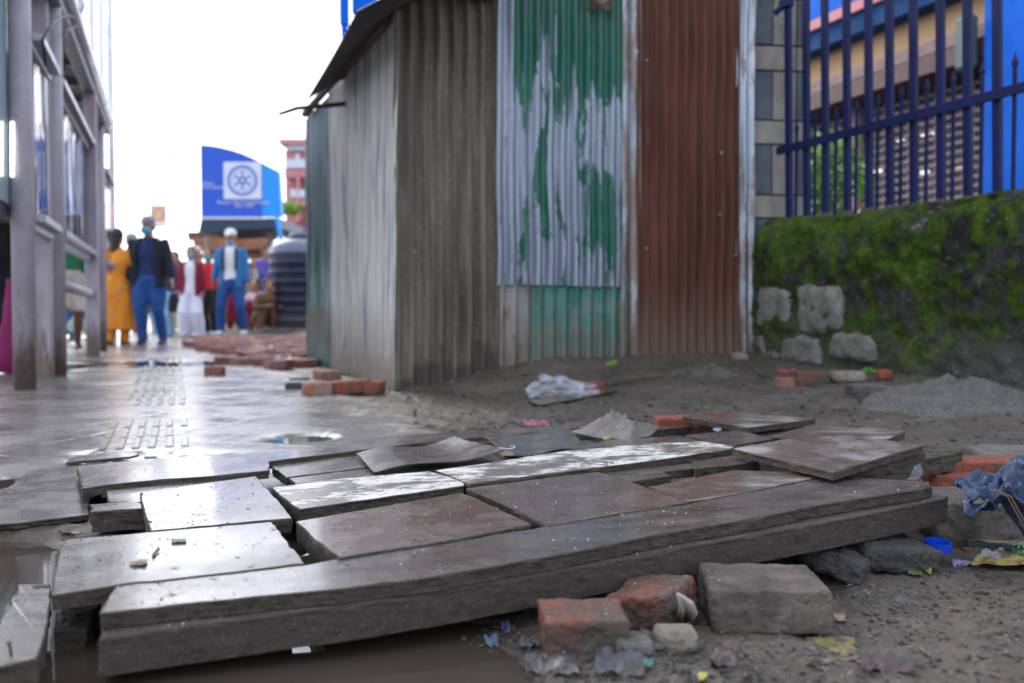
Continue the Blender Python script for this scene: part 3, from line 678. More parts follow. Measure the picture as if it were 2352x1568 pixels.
# ---------------------------------------------------------------- mossy wall
W0 = PY(1726, 835, 6.12); W1 = PY(2352, 885, 4.42); W0.z = W1.z = 0
WD = (W1-W0).normalized(); WN = Vector((WD.y, -WD.x, 0))
if WN.y > 0: WN = -WN
def Pw(x, y, off=0.0): return PP(x, y, WN, W0+WN*off)
WL = (W1-W0).length+1.6; WT = .46; WH_ = 1.0
def mk_moss():
    m = M('mossy_masonry'); s = m.sep(); x, z = s[0], s[2]
    vv = m.mix(.12, m.map((4.4, 1.4, 5.2), loc=(.35, .2, .1)), m.node('ShaderNodeTexNoise').outputs['Color'], 'ADD'); e = m.vor(1.0, 'DISTANCE_TO_EDGE', vv, .8); cc = m.vor(1.0, 'F1', vv, .8, 'Color')
    sc = m.node('ShaderNodeSeparateColor'); m.put(sc.inputs[0], cc); cv = sc.outputs[0]
    n1 = m.noise(2.6, 7, .68); n2 = m.noise(9, 7, .75); n3 = m.noise(45, 5, .75); st_ = m.noise(1, 6, .7, m.map((9, 5, 2.2)))
    stone = m.mix(cv, (.15, .145, .135), (.34, .325, .30)); stone = m.mix(rng(m, n2, 0, .6, .45, .65), stone, (.10, .095, .085))
    e = m.math('ADD', e, m.math('MULTIPLY', m.math('SUBTRACT', n2, .5), .22)); joint = m.ramp(e, [(.0, 0.0), (.13, 1.0)]); stone = m.mix(joint, m.mix(n3, (.03, .033, .022), (.09, .088, .07)), stone)
    plaster = m.mix(rng(m, n2, 0, 1, .35, .65), (.045, .045, .040), (.12, .118, .108)); plaster = m.mix(rng(m, n3, 0, .7, .55, .7), plaster, (.22, .215, .20))
    # stones show low on the left, plaster elsewhere
    k = m.math('ADD', m.math('MULTIPLY', x, .55), m.math('MULTIPLY', z, 1.35)); k = m.math('ADD', k, m.math('MULTIPLY', m.math('SUBTRACT', n1, .5), 1.3))
    ms = 0.0
    base = m.mix(ms, plaster, stone)
    low = m.math('MULTIPLY', rng(m, z, 1, 0, .18, .42), 1.0); base = m.mix(m.math('MULTIPLY', low, .7), base, (.10, .098, .08))
    # moss
    mk = m.math('ADD', n1, m.math('MULTIPLY', m.math('SUBTRACT', n2, .5), .8)); mk = m.math('ADD', mk, m.math('MULTIPLY', m.math('SUBTRACT', st_, .5), .5))
    mk = m.math('SUBTRACT', mk, rng(m, x, 0, .10, .9, 2.0))
    mk = m.math('ADD', mk, rng(m, m.math('ADD', m.math('MULTIPLY', x, -1.0), z), 0, .10, -.3, .7)); mk = m.math('ADD', mk, rng(m, z, 0, .05, .5, .9)); mk = m.math('ADD', mk, m.math('MULTIPLY', rng(m, x, 0, .085, .35, .8), rng(m, x, 1, 0, 1.6, 2.3))); mm = rng(m, mk, 0, 1, .50, .595); mm = m.math('MULTIPLY', mm, rng(m, m.math('ADD', z, m.math('MULTIPLY', m.math('SUBTRACT', n1, .5), .5)), .08, 1, .16, .34)); mm = m.math('MULTIPLY', mm, rng(m, m.noise(70, 4, .7), .35, 1, .38, .55))
    moss = m.mix(rng(m, m.noise(14, 5), 0, 1, .35, .65), (.030, .062, .003), (.105, .185, .003)); moss = m.mix(rng(m, n3, 0, .6, .5, .7), moss, (.19, .29, .005))
    dk = rng(m, m.math('ADD', m.noise(3.3, 6, .7, m.map((1, 1, 1.5), loc=(4, 4, 4))), rng(m, x, 0, .08, .3, 1.2)), 0, .9, .46, .58); dk = m.math('MULTIPLY', dk, rng(m, z, .1, 1, .3, .7))
    base = m.mix(dk, base, (.022, .024, .021)); base = m.mix(rng(m, m.noise(6, 7, .8, m.map((1, 1, 1), loc=(7, 1, 3))), 0, .85, .57, .63), base, (.25, .245, .225)); base = m.mix(mm, base, moss)
    bl = m.ramp(m.vor(26, 'F1', m.map((1, 1, 1)), 1.0), [(.10, 1.0), (.2, 0.0)]); bl = m.math('MULTIPLY', bl, rng(m, n2, 0, 1, .52, .6)); base = m.mix(m.math('MULTIPLY', bl, .8), base, (.34, .34, .31))
    h = m.math('ADD', m.math('MULTIPLY', n2, 1.2), m.math('MULTIPLY', n3, .6)); h = m.math('ADD', h, m.math('MULTIPLY', m.math('MULTIPLY', joint, ms), 1.1)); h = m.math('ADD', h, m.math('MULTIPLY', mm, .3))
    return m.set(base=base, rough=.85, normal=m.bump(h, 1.0, .03), spec=.2)
prof = [(0.0, -.12), (0.0, .02)]+[(0.0+.0*k, .05+.05*k) for k in range(1, 15)]
prof = [(-.0, z) for z in np.arange(-.12, .80, .016)]
for k in range(1, 12):
    a = math.pi/2*k/11; prof.append((.16*(1-math.cos(a)), .80+.20*math.sin(a)))
prof += [(x, 1.0) for x in np.arange(.20, WT-.05, .04)]+[(WT, .93), (WT, .5), (WT, -.12)]
nS = 300; V = []
for i in range(nS+1):
    l = -.0+WL*i/nS
    for (o_, z) in prof: V.append(W0+WD*l-WN*o_+Vector((0, 0, z)))
V = np.array([tuple(v) for v in V]); n_ = np.array([tuple(WN)]*len(V)); Lx = V @ np.array(WD)
dsp = .030*fbm(Lx*2.3, V[:, 2]*2.6, seed=21, octv=4)-.020*np.abs(vnoise(Lx*6, V[:, 2]*6, seed=25))+.014*fbm(Lx*14, V[:, 2]*14, seed=22, octv=4, gain=.65)
V = V+n_*dsp[:, None]*np.where(V[:, 2] > .97, .3, 1)[:, None]; V[:, 2] += np.where(V[:, 2] > .75, .018*fbm(Lx*2.1, V[:, 0]*2, seed=23, octv=3), 0)
w_ = len(prof); Fc = [(i*w_+j, i*w_+j+1, (i+1)*w_+j+1, (i+1)*w_+j) for i in range(nS) for j in range(w_-1)]+[tuple(range(w_)), tuple(nS*w_+j for j in range(w_))[::-1]]
wall = fixn(mesh('boundary_wall', V, Fc, mk_moss(), smooth=True, loc=tuple(W0), rotz=math.atan2(WD.y, WD.x)))
tag(wall, 'low rubble masonry wall covered in green moss and black stains', 'wall')

WST = mk_concrete('rubble_stone', (.32, .30, .27), (.15, .14, .125), .3)
for i, (xa, xb, ya, yb, ps) in enumerate(((1737, 1812, 668, 762, .02), (1830, 1926, 660, 768, .035), (1737, 1782, 768, 832, 0), (1788, 1880, 774, 842, .02), (1905, 2002, 772, 834, .015), (2070, 2130, 775, 830, -.16))):
    p = Pw((xa+xb)/2, yb, 0); q0 = Pw(xa, yb, 0); q1 = Pw(xb, yb, 0); zt_ = Pw((xa+xb)/2, ya, 0).z
    block('rubble_stone', tuple(p+WN*(ps*.25-.072)), ((q1-q0).length*1.02, .15, (zt_-p.z)*1.02), WST, math.atan2(WD.y, WD.x), (0, RNG.uniform(-.12, .12)), .26, .10, 80+i, n=14, parent=wall if False else None).name = 'rubble_stone'
    ro = bpy.context.scene.collection.objects[-1]; ro.parent = wall; ro.matrix_parent_inverse = (Matrix.Translation(wall.location) @ Matrix.Rotation(wall.rotation_euler.z, 4, 'Z')).inverted()
# ---------------------------------------------------------------- blue fence on the wall
def mk_blue():
    m = M('chipped_blue_paint'); n = m.noise(5, 6, .7, m.map((1, 1, .35))); f = m.noise(30, 5, .75); z = m.sep()[2]
    base = m.mix(rng(m, n, 0, 1, .35, .65), (.006, .010, .052), (.010, .017, .100)); base = m.mix(rng(m, f, 0, .8, .60, .68), base, (.06, .055, .07))
    base = m.mix(m.math('MULTIPLY', rng(m, m.noise(9, 5), 0, 1, .42, .6), .55), base, (.014, .018, .065))
    return m.set(base=base, rough=.55, spec=.2, normal=m.bump(f, .2, .003))
BLUE = mk_blue(); RUSTY = plain((.10, .07, .06), .8, name='rusty_shoe')
fence = thing('steel_fence', 'dark blue steel bar fence with spear pickets standing on the mossy wall', 'fence', W0+WD*1.0-WN*.2+Vector((0, 0, .98)))
FO = -.20
rl = MB(); z_r = Pw(1793, 348, FO).z; z_r2 = Pw(2352, 203, FO).z
ra = Pw(1790, 348, FO); rb = ra+WD*3.4; rb.z = z_r+(z_r2-z_r)*((rb-ra).length/((Pw(2352, 203, FO)-ra).length))
dd = (rb-ra).normalized(); rl.box((ra+rb)/2+WN*.022, ((rb-ra).length, .012, .05), dd, WN*-1, bev=.002); rl.build('rail', BLUE, fence)
bars = [(1815, 22), (1856, 24), (1899, 24), (1949, 25), (1999, 27), (2047, 28), (2102, 29), (2164, 31), (2226, 32), (2294, 33), (2372, 34), (2460, 36), (2556, 38)]
protos = {}
def lean(o):                                         # the whole fence leans a little along its run
    return o
for i, (x, wpx) in enumerate(bars):
    p = Pw(x, 340, FO-.01); bz = .93
    m_ = MB(); ln = WD*.0
    tb = Vector((p.x, p.y, bz)); tt = Vector((p.x, p.y, 2.9))-WD*.045
    m_.tube([tb+Vector((0, 0, 0)), tt], .0, 4) if False else None
    ax = (tt-tb).normalized(); cx = WD-ax*WD.dot(ax)
    m_.box((tb+tt)/2, (.046, .030, (tt-tb).length), cx.normalized(), (-WN), bev=.004)
    bo = m_.build('bar', BLUE, fence)
    f_ = MB(); f_.box(tb+Vector((0, 0, .055)), (.060, .048, .06), WD, -WN, bev=.006); f_.build('bar_shoe', RUSTY, bo)
tips = [(1873, 255), (1921, 243), (1968, 227), (2017, 212), (2071, 194), (2130, 177), (2191, 159), (2257, 138), (2332, 118), (2418, 92), (2510, 65)]
for (x, y) in [(1830, 275)]+tips:
    p = Pw(x, y, FO+.008); m_ = MB(); h = p.z
    m_.box(Vector((p.x, p.y, (.95+h-.07)/2)), (.020, .012, h-.07-.95), WD, -WN, bev=.002)
    c = Vector((p.x, p.y, h-.07)); k = [c+WD*.010*a+(-WN)*.006*b2 for a, b2 in ((-1, -1), (1, -1), (1, 1), (-1, 1))]; mdl = [q+(q-c)*.35+Vector((0, 0, .018)) for q in k]
    m_.add(k+mdl+[Vector((p.x, p.y, h))], [(0, 1, 5, 4), (1, 2, 6, 5), (2, 3, 7, 6), (3, 0, 4, 7), (4, 5, 8), (5, 6, 8), (6, 7, 8), (7, 4, 8)])
    m_.build('picket', BLUE, fence)
b = MB(); p = Pw(1806, 8, FO); b.box(p+Vector((0, 0, 0)), (.09, .05, .05), WD, -WN, bev=.004); p2 = Pw(1797, 20, FO); b.tube([p, p2+Vector((-.05, 0, -.03))], .02, 8); b.build('hinge_bracket', BLUE, fence)

# ---------------------------------------------------------------- building behind the fence
TB = 6.2
def Pb(x, y, t=TB): return Pt(x, y, t)
sA = st(Pb(2700, 300))[0]; sB = st(Pb(1700, 300))[0]
zz = lambda x, y, t=TB: Pb(x, y, t).z
bld = thing('blue_building', 'bright blue and beige building with a rolling grille shutter behind the blue fence', 'building', S((sA+sB)/2, TB, 0))
YEL = plain((.62, .40, .19), .7, var=.08, sc=2, name='ochre_plaster'); BBL = plain((.003, .13, .66), .7, var=.12, sc=2, name='bright_blue_paint', spec=.12)
DBL = plain((.005, .055, .17), .7, var=.1, sc=2, name='petrol_blue_paint', spec=.12); PNK = plain((.55, .17, .19), .5, var=.08, sc=2, name='pink_trim'); BRN = plain((.10, .042, .038), .6, name='brown_eave'); WTR = plain((.42, .34, .34), .6, name='pale_trim')
def band(name, xa, ya, yb, mat, proud, depth=.3, s0=None, s1=None):
    z1, z0 = zz(xa, ya, TB-proud), zz(xa, yb, TB-proud); s0 = sA if s0 is None else s0; s1 = sB if s1 is None else s1
    b = MB(); b.box(S((s0+s1)/2, TB-proud+depth/2, (z0+z1)/2), (depth, s1-s0, z1-z0), R, U, bev=.004); return b.build(name, mat, bld)
band('eave', 1863, 217, 253, BRN, .36, .5); band('eave_trim', 1863, 190, 216, plain((.24, .13, .13), .6, name='mauve_band'), .30, .4)
band('fascia', 1858, 121, 196, YEL, .02, .3)
band('cornice', 1857, 74, 121, DBL, .22, .4); band('trim', 1857, 50, 73, PNK, .26, .4); band('wall', 1857, -420, 49, BBL, .1, .4)
# wide openings above: pale window glimpses
b = MB()
for k in range(3): b.box(S(sA+1.2+k*1.9, TB-.12, zz(1857, 0)+.62), (.03, .8, .75), R, U, bev=.003)
b.build('window', plain((.5, .52, .56), .25, name='window_pane'), bld)
pil = MB(); sp = st(Pb(2258, 300, TB-.4))[0]; pil.box(S(sp-.9, TB-.2, 1.6), (.42, 1.8, 4.6), R, U, bev=.01); pil.build('pilaster', BBL, bld)
bk = MB(); sk = st(Pb(2240, 110, TB-.4))[0]; bk.box(S(sp+.16, TB-.42, zz(2240, 95, TB-.4)), (.1, .18, .42), R, U, bev=.03); bk.build('bracket', plain((.07, .13, .13), .5, name='teal_grey'), bld)
def mk_shutter():
    m = M('shop_seen_through_grille'); s = m.sep(); z = s[2]; y = s[1]
    v = m.map((1, 5.5, 6.5)); c = m.vor(1.0, 'F1', v, 1.0, 'Color'); sc = m.node('ShaderNodeSeparateColor'); m.put(sc.inputs[0], c)
    base = m.ramp(sc.outputs[0], [(.0, (.06, .05, .06)), (.3, (.24, .19, .20)), (.55, (.42, .36, .36)), (.7, (.07, .17, .20)), (.85, (.50, .42, .38)), (1, (.05, .04, .05))])
    base = m.mix(rng(m, m.noise(3, 4), 0, .7), base, (.06, .05, .055)); return m.set(base=base, rough=.6)
b = MB(); b.box(S((sA+sB)/2, TB+.35, 1.25), (.06, sB-sA, 2.6), R, U); b.build('shop_interior', mk_shutter(), bld)
# the grille: horizontal slats and round-cornered links
SLT = plain((.20, .155, .16), .45, metal=.3, name='grille_slat')
b = MB(); z0 = .1; k = 0
while z0 < 2.38:
    b.box(S((sA+sB)/2, TB+.02, z0), (.02, sB-sA, .028), R, U); z0 += .076; k += 1
s_ = sp
while s_ < sB:
    b.box(S(s_, TB+.035, 1.25), (.015, .018, 2.3), R, U); s_ += .11
b.build('rolling_grille', SLT, bld)
b = MB(); s_m = st(Pb(1975, 350))[0]; b.box(S(s_m, TB-.02, 1.25), (.07, .11, 2.4), R, U, bev=.01); b.build('door_jamb', plain((.42, .24, .22), .5, name='salmon_paint'), bld)
LG = emit((1, .93, .82), 1.3)
for (x, y) in ((2205, 388), (2124, 307), (2150, 302), (2068, 320), (2262, 273), (2016, 393), (2036, 388), (2124, 395), (1970, 400)):
    p = Pb(x, y, TB+.22); l_ = MB(); l_.tube([p-U*.04, p+U*.04], .017, 8); l_.build('lamp', LG, bld)
# side and back so it has a body
b = MB(); b.box(S((sA+sB)/2, TB+2.6, 3.0), (3.6, sB-sA, 5.9), R, U); b.build('rear_block', YEL, bld)
# bush behind the wall
def leafy(name, c, r, n, mat, label, cat, lw=.05, parent=None, zs=1.0):
    V = []; Fc = []
    for k in range(n):
        d = RNG.normal(size=3); d /= np.linalg.norm(d); p = np.array(c)+d*np.array([r, r, r*zs])*RNG.uniform(.2, 1)**.5
        a = RNG.normal(size=3); a /= np.linalg.norm(a); bb = np.cross(a, d); bb /= np.linalg.norm(bb)+1e-6; L_ = lw*RNG.uniform(.6, 1.3); i = len(V)
        V += [p-a*L_, p+bb*L_*.38, p+a*L_, p-bb*L_*.38]; Fc.append((i, i+1, i+2, i+3))
    return mesh(name, V, Fc, mat, parent)
LEAF = plain((.17, .36, .03), .5, var=.5, sc=6, name='bright_leaf')
bp = Pt(1905, 440, 4.9); bush = thing('leafy_bush', 'bright green leafy shrub growing behind the mossy wall', 'bush', (bp.x, bp.y, .1))
leafy('foliage', (bp.x, bp.y, bp.z+.12), .36, 700, LEAF, None, None, .05, bush, 1.1)
b = MB(); b.tube([(bp.x, bp.y, .1), (bp.x+.03, bp.y, .7), (bp.x-.02, bp.y, bp.z+.1)], [.03, .022, .01], 8); b.build('stem', WOODD, bush)

# ---------------------------------------------------------------- left: bus shelter
def mk_lilac():
    m = M('lilac_grey_painted_steel'); z = m.sep()[2]; n = m.noise(5, 6, .7); f = m.noise(40, 5, .7)
    base = m.mix(rng(m, n, 0, 1, .35, .65), (.35, .31, .36), (.45, .405, .46)); base = m.mix(rng(m, f, 0, .5, .48, .68), base, (.20, .165, .15))
    s_ = m.noise(1, 6, .75, m.map((26, 26, 3.2))); k = m.math('ADD', m.math('MULTIPLY', z, -1.0), m.math('MULTIPLY', m.math('SUBTRACT', s_, .5), 1.3))
    r = rng(m, k, 0, .85, -.34, -.12); base = m.mix(r, base, m.mix(rng(m, f, 0, 1), (.055, .035, .02), (.16, .10, .055)))
    base = m.mix(rng(m, m.noise(1, 5, .6, m.map((5, 5, .35), loc=(2, 2, 0))), 0, .6, .60, .68), base, (.22, .12, .06))
    return m.set(base=base, rough=rng(m, n, .42, .6), normal=m.bump(f, .2, .003))
LIL = mk_lilac(); DKF = plain((.045, .045, .055), .4, name='dark_frame'); ALU = plain((.34, .33, .37), .35, metal=.4, name='aluminium_rail')
SOF = plain((.10, .095, .11), .6, name='soffit'); FAS = plain((.52, .53, .58), .25, metal=.15, var=.12, sc=2, name='fascia_panel')
TP = -.765
base1 = Pz(58, 900, 0); shelter = thing('bus_shelter', 'lilac-grey steel bus shelter with dark glass panels along the left edge of the walkway', 'bus shelter', S(st(base1)[0]+2, TP, 0))
def post(x, y, sz, name='post', round_=False, z1=2.9, doff=0):
    p = Pz(x, y, 0); s_, t_ = st(p); b = MB()
    if round_: b.tube([p+Vector((0, 0, -.05)), Vector((p.x, p.y, z1))], sz, 28)
    else: b.box(Vector((p.x, p.y, z1/2-.02)), (sz[0], sz[1], z1+.06), R, U, bev=.012)
    o = b.build(name, LIL, shelter, smooth=False)
    if round_:
        for f_ in o.data.polygons: f_.use_smooth = len(f_.vertices) == 4
    return s_, t_
s1, t1 = post(58, 893, .061, round_=True, z1=3.4)
s2, t2 = post(103, 866, (.11, .11), z1=2.9); s2b, t2b = post(134, 862, .055, round_=True, z1=2.9)
s3, t3 = post(214, 818, (.12, .12), z1=2.9); s3b, t3b = post(236, 802, .05, round_=True, z1=2.9)
def mk_glass():
    m = M('dark_reflective_panel'); n = m.noise(1, 3, .5, m.map((1.6, 1.6, .18)), dist=.2)
    return m.set(base=(.015, .022, .045), rough=.07, spec=.35, normal=m.bump(n, .55, .12))
GLS = mk_glass()
def panel(sa, sb, z0=1.0, z1=2.0):
    t = TP-.02
    b = MB(); b.box(S((sa+sb)/2, t, (z0+z1)/2), (.012, sb-sa, z1-z0), R, U); g_ = b.build('glass_panel', GLS, shelter)
    # a slightly bowed acrylic face
    for zc_, nm in ((z0-.02, 'lower_rail'), (z1+.02, 'upper_rail')):
        b = MB(); b.box(S((sa+sb)/2, TP+.012, zc_), (.085, sb-sa, .05), R, U, bev=.006); b.box(S((sa+sb)/2, TP-.03, zc_-.045), (.06, sb-sa, .05), R, U, bev=.005); b.build(nm, ALU, shelter)
panel(s1+.07, s2-.06); panel(s2b+.06, s3-.07); panel(s3b+.06, s3b+1.5)
b = MB(); b.tube([S(s2b, TP-.02, .635), S(s3, TP-.02, .60)], .042, 14); b.build('bench_rail', LIL, shelter, smooth=True)
# canopy: soffit, ribs, fascia
sN = s1-1.2; pf = Pt(256, 294, -.70); sF = st(pf)[0]; zf = pf.z
b = MB(); b.box(S((sN+sF)/2, -1.5, zf+.10), (1.5, sF-sN, .05), R, U); b.build('canopy_soffit', SOF, shelter)
b = MB(); s_ = sN+.3
while s_ < sF: b.box(S(s_, -1.45, zf+.045), (1.4, .05, .06), R, U, bev=.004); s_ += .85
b.box(S((sN+sF)/2, TP, zf+.0), (.10, sF-sN, .16), R, U, bev=.01); b.build('canopy_rib', plain((.16, .15, .18), .5, name='rib_paint'), shelter)
b = MB(); b.tube([S(sN, -.70, zf+.06), S(sF, -.70, zf+.06)], .05, 12); b.build('gutter', plain((.62, .63, .68), .22, metal=.3, name='bright_gutter'), shelter, smooth=True)
b = MB(); b.box(S((sN+sF)/2, -.72, zf+.62), (.03, sF-sN, 1.02), R, U, bev=.004)
s_ = sN
while s_ < sF: b.box(S(s_, -.70, zf+.62), (.012, .02, 1.02), R, U); s_ += 1.22
b.build('fascia', FAS, shelter)
b = MB(); b.box(S((sN+sF)/2, -1.5, zf+1.15), (1.55, sF-sN, .03), R, U); b.build('roof', FAS, shelter)
# black cable loops at the canopy
b = MB(); cpts = [Pt(x, y, TP+.08) for x, y in ((104, 150), (98, 90), (122, 50), (152, 34), (182, 40), (192, 15), (188, -20))]; b.tube(cpts, .008, 6)
cpts = [Pt(x, y, TP+.08) for x, y in ((148, 160), (146, 100), (150, 70), (172, 60), (188, 40))]; b.tube(cpts, .008, 6)
b.build('cable', plain((.02, .02, .022), .5, name='black_cable'), shelter, smooth=True)
# advert box nearest the camera
sQ = st(Pt(26, 500, -.93))[0]; zq = Pt(20, 500, -.93).z
ad = MB(); ad.box(S(sQ-.8, -.95, zq+.85), (.10, 1.6, 1.75), R, U, bev=.01); fr_ = ad.build('advert_box_frame', DKF, shelter)
ad = MB(); ad.box(S(sQ-.86, -.893, zq+.86), (.012, 1.6, 1.62), R, U, bev=.003)
def mk_ad():
    m = M('pale_advert_glass'); n = m.noise(1, 3, .5, m.map((.8, .8, .2))); return m.set(base=m.mix(rng(m, n, 0, 1), (.20, .33, .38), (.40, .50, .54)), rough=.12)
ad.build('advert_panel', mk_ad(), shelter)
tb_ = MB(); p = Pt(28, 280, -.86); p2 = Pt(28, 405, -.86); tb_.tube([p, p2], .010, 8); tb_.build('sky_gap_strip', emit((1, 1, 1), 2.5, 'sky_gap_glow'), shelter)  # glowing strip added to stand in for bright sky through a gap

# white pole, wires, distant signs
WPO = plain((.62, .64, .70), .4, name='white_pole_paint')
pw = PY(259, 560, 15.2); b = MB(); b.tube([(pw.x, pw.y, -.05), (pw.x, pw.y, 7.2)], .045, 14); plo = b.build('lamp_pole', WPO, smooth=True)
tag(plo, 'tall white pole standing behind the shelter canopy', 'pole')
b = MB(); b.tube([(pw.x, pw.y, 1.0), (pw.x, pw.y, 2.1)], .0475, 14); b.build('pink_poster_band', plain((.62, .38, .44), .6, name='pink_paper'), plo, smooth=True)
WIR = plain((.03, .03, .035), .6, name='wire')
def wire(pix, label):
    pts = [PY(x, y, Y) for x, y, Y in pix]; b = MB(); q = []
    for i in range(len(pts)-1):
        for k in range(6): q.append(pts[i].lerp(pts[i+1], k/6))
    q.append(pts[-1]); b.tube(q, .007, 6); o = b.build('overhead_wire', WIR); tag(o, label, 'wire', None)
wire(((262, -30, 11), (274, 40, 12), (300, 120, 14), (340, 240, 18), (392, 352, 25)), 'thin dark wire sagging down the white sky right of the canopy')
b = MB(); p = PY(390, 350, 24.9); b.tube([p+Vector((-.03, 0, .09)), p+Vector((.03, 0, -.10))], .035, 8); tag(b.build('wire_clamp', WIR), 'small dark clamp at the far end of the wire', 'clamp')
# faint yellow banner sign
p = PY(364, 490, 34); b = MB(); ban = thing('street_sign', 'pale yellow sign with a pink ring above the masked man in the navy shirt', 'sign', (p.x, p.y, -.03))
b = MB(); b.box(p, (.55, .03, .58)); b.build('sign_board', plain((.72, .52, .26), .6, var=.05, name='yellow_board'), ban)
b = MB(); b.box(p+Vector((0, 0, -.38)), (.55, .03, .16)); b.build('lower_board', plain((.70, .68, .80), .6, var=.05, name='pale_board'), ban)
b = MB(); n_ = 40; V = []
for k in range(n_):
    a = 2*math.pi*k/n_
    for r_ in (.15, .22): V.append(p+Vector((r_*math.cos(a), -.022, r_*math.sin(a)-.04)))
b.add(V, [(2*k, 2*k+1, (2*k+3) % (2*n_), (2*k+2) % (2*n_)) for k in range(n_)]); b.build('ring_emblem', plain((.75, .30, .36), .6, name='pink_ring'), ban)
b = MB(); b.tube([(p.x, p.y+.04, -.05), (p.x, p.y+.04, p.z+.3)], .03, 8); b.build('post', WPO, ban)

# ---------------------------------------------------------------- blue bus-stop sign with gear emblem
YS = 22.0; px_m = F/YS
sgn = thing('bus_stop_shelter', 'blue roadside shelter whose curved sign carries a white square with a blue cogwheel', 'bus stop', PY(550, 708, YS)*1.0)
sgn.location.z = -.03
SB = M('sign_blue'); sgx = SB.sep(); BLs = SB.set(base=(.004, .085, .60), rough=.35); CY_ = plain((.0, .30, .85), .35, var=.04, name='light_blue_sign'); WHs = plain((.70, .74, .84), .4, var=.03, name='sign_white')
cur = [(460, 331), (480, 333), (505, 337), (530, 343), (555, 351), (578, 361), (602, 373)]
pol = [PY(x, y, YS) for x, y in cur]+[PY(602, 497, YS), PY(462, 497, YS)]
b = MB(); b.prism(pol, (0, .22, 0)); fixn(b.build('sign_face', BLs, sgn))
pol = [PY(602, 373, YS), PY(640, 393, YS), PY(646, 497, YS), PY(602, 497, YS)]
b = MB(); b.prism([p+Vector((.003, -.0, 0)) for p in pol], (0, .22, 0)); fixn(b.build('sign_side', CY_, sgn))
b = MB(); b.box(PY(532, 501, YS)+Vector((0, -.02, 0)), ((602-462)/px_m, .05, .05), bev=.005); b.build('sign_trim', WHs, sgn)
a_, c_ = PY(513, 371, YS), PY(608, 457, YS)
a_, c_ = PY(514, 372, YS), PY(601, 457, YS)
b = MB(); b.box(((a_+c_)/2)+Vector((0, -.012, 0)), (abs(c_.x-a_.x), .02, abs(a_.z-c_.z))); wp = b.build('white_panel', WHs, sgn)
gc = (a_+c_)/2+Vector((0, -.027, 0)); gr = 37/px_m; b = MB(); n_ = 24*4; V = []; ring = []
for k in range(n_):
    a = 2*math.pi*k/n_; ro = gr if (k % 4) in (0, 1) else gr*.86
    V += [gc+Vector((ro*math.cos(a), 0, ro*math.sin(a))), gc+Vector((gr*.76*math.cos(a), 0, gr*.76*math.sin(a)))]
b.add(V, [(2*k, (2*k+2) % (2*n_), (2*k+3) % (2*n_), 2*k+1) for k in range(n_)])
def ringm(b, r0, r1, n=48, y=0):
    V = []
    for k in range(n):
        a = 2*math.pi*k/n; V += [gc+Vector((r1*math.cos(a), y, r1*math.sin(a))), gc+Vector((r0*math.cos(a), y, r0*math.sin(a)))]
    b.add(V, [(2*k, (2*k+2) % (2*n), (2*k+3) % (2*n), 2*k+1) for k in range(n)])
ringm(b, gr*.56, gr*.60); ringm(b, gr*.12, gr*.24)
for k in range(6):
    a = math.pi/2+k*math.pi/3; d = Vector((math.cos(a), 0, math.sin(a))); e = Vector((-d.z, 0, d.x))
    b.add([gc+d*gr*.22+e*gr*.07, gc+d*gr*.57+e*gr*.045, gc+d*gr*.57-e*gr*.045, gc+d*gr*.22-e*gr*.07], [(0, 1, 2, 3)])
b.build('cogwheel_emblem', plain((.03, .12, .60), .4, var=.03, name='emblem_blue'), wp)
def text(name, body, x, y, Y, size, mat, parent, align='CENTER', off=-.03, rot=(math.pi/2, 0, 0)):
    cu = bpy.data.curves.new(name, 'FONT'); cu.body = body; cu.size = size; cu.align_x = align; cu.extrude = .002
    o = bpy.data.objects.new(name, cu); COL.objects.link(o); bpy.context.view_layer.update()
    me_ = bpy.data.meshes.new_from_object(o.evaluated_get(bpy.context.evaluated_depsgraph_get())); bpy.data.objects.remove(o)
    me_.materials.clear(); me_.materials.append(mat); o = bpy.data.objects.new(name, me_); COL.objects.link(o)
    p = PY(x, y, Y)+Vector((0, off, 0)) if not isinstance(x, Vector) else x
    o.rotation_euler = rot
    if parent: o.parent = parent; o.location = p-gloc(parent)
    else: o.location = p
    return o
text('lettering', 'Rotary Club of Kathmandu', 560, 468, YS, .105, WHs, sgn); text('lettering', 'Dist. 3292', 562, 476, YS, .10, WHs, sgn)
text('lettering', 'Rotary', 464, 424, YS, .10, WHs, sgn, 'LEFT'); text('lettering', 'International', 464, 433, YS, .10, WHs, sgn, 'LEFT')
DKB = plain((.010, .035, .075), .4, name='dark_blue_ceiling')
b = MB(); b.prism([PY(462, 503, YS), PY(640, 500, YS), PY(640, 522, YS), PY(456, 532, YS)], (0, 2.5, 0)); fixn(b.build('canopy', DKB, sgn))
b = MB(); b.tube([PY(636, 500, YS), PY(646, 552, YS), Vector((PY(644, 552, YS).x, YS, -.1))], [.05, .05, .05], 12); b.build('post', CY_, sgn, smooth=True)
b = MB(); b.tube([PY(600, 503, YS+.3), PY(612, 520, YS+.3), PY(618, 545, YS+.3), Vector((PY(618, 545, YS+.3).x, YS+.3, -.1))], .05, 10); b.tube([Vector((PY(470, 500, YS+2).x, YS+2.2, 2.2)), Vector((PY(470, 500, YS+2).x, YS+2.2, -.1))], .05, 10); b.build('inner_post', plain((.14, .11, .09), .5, name='brown_pipe'), sgn, smooth=True)

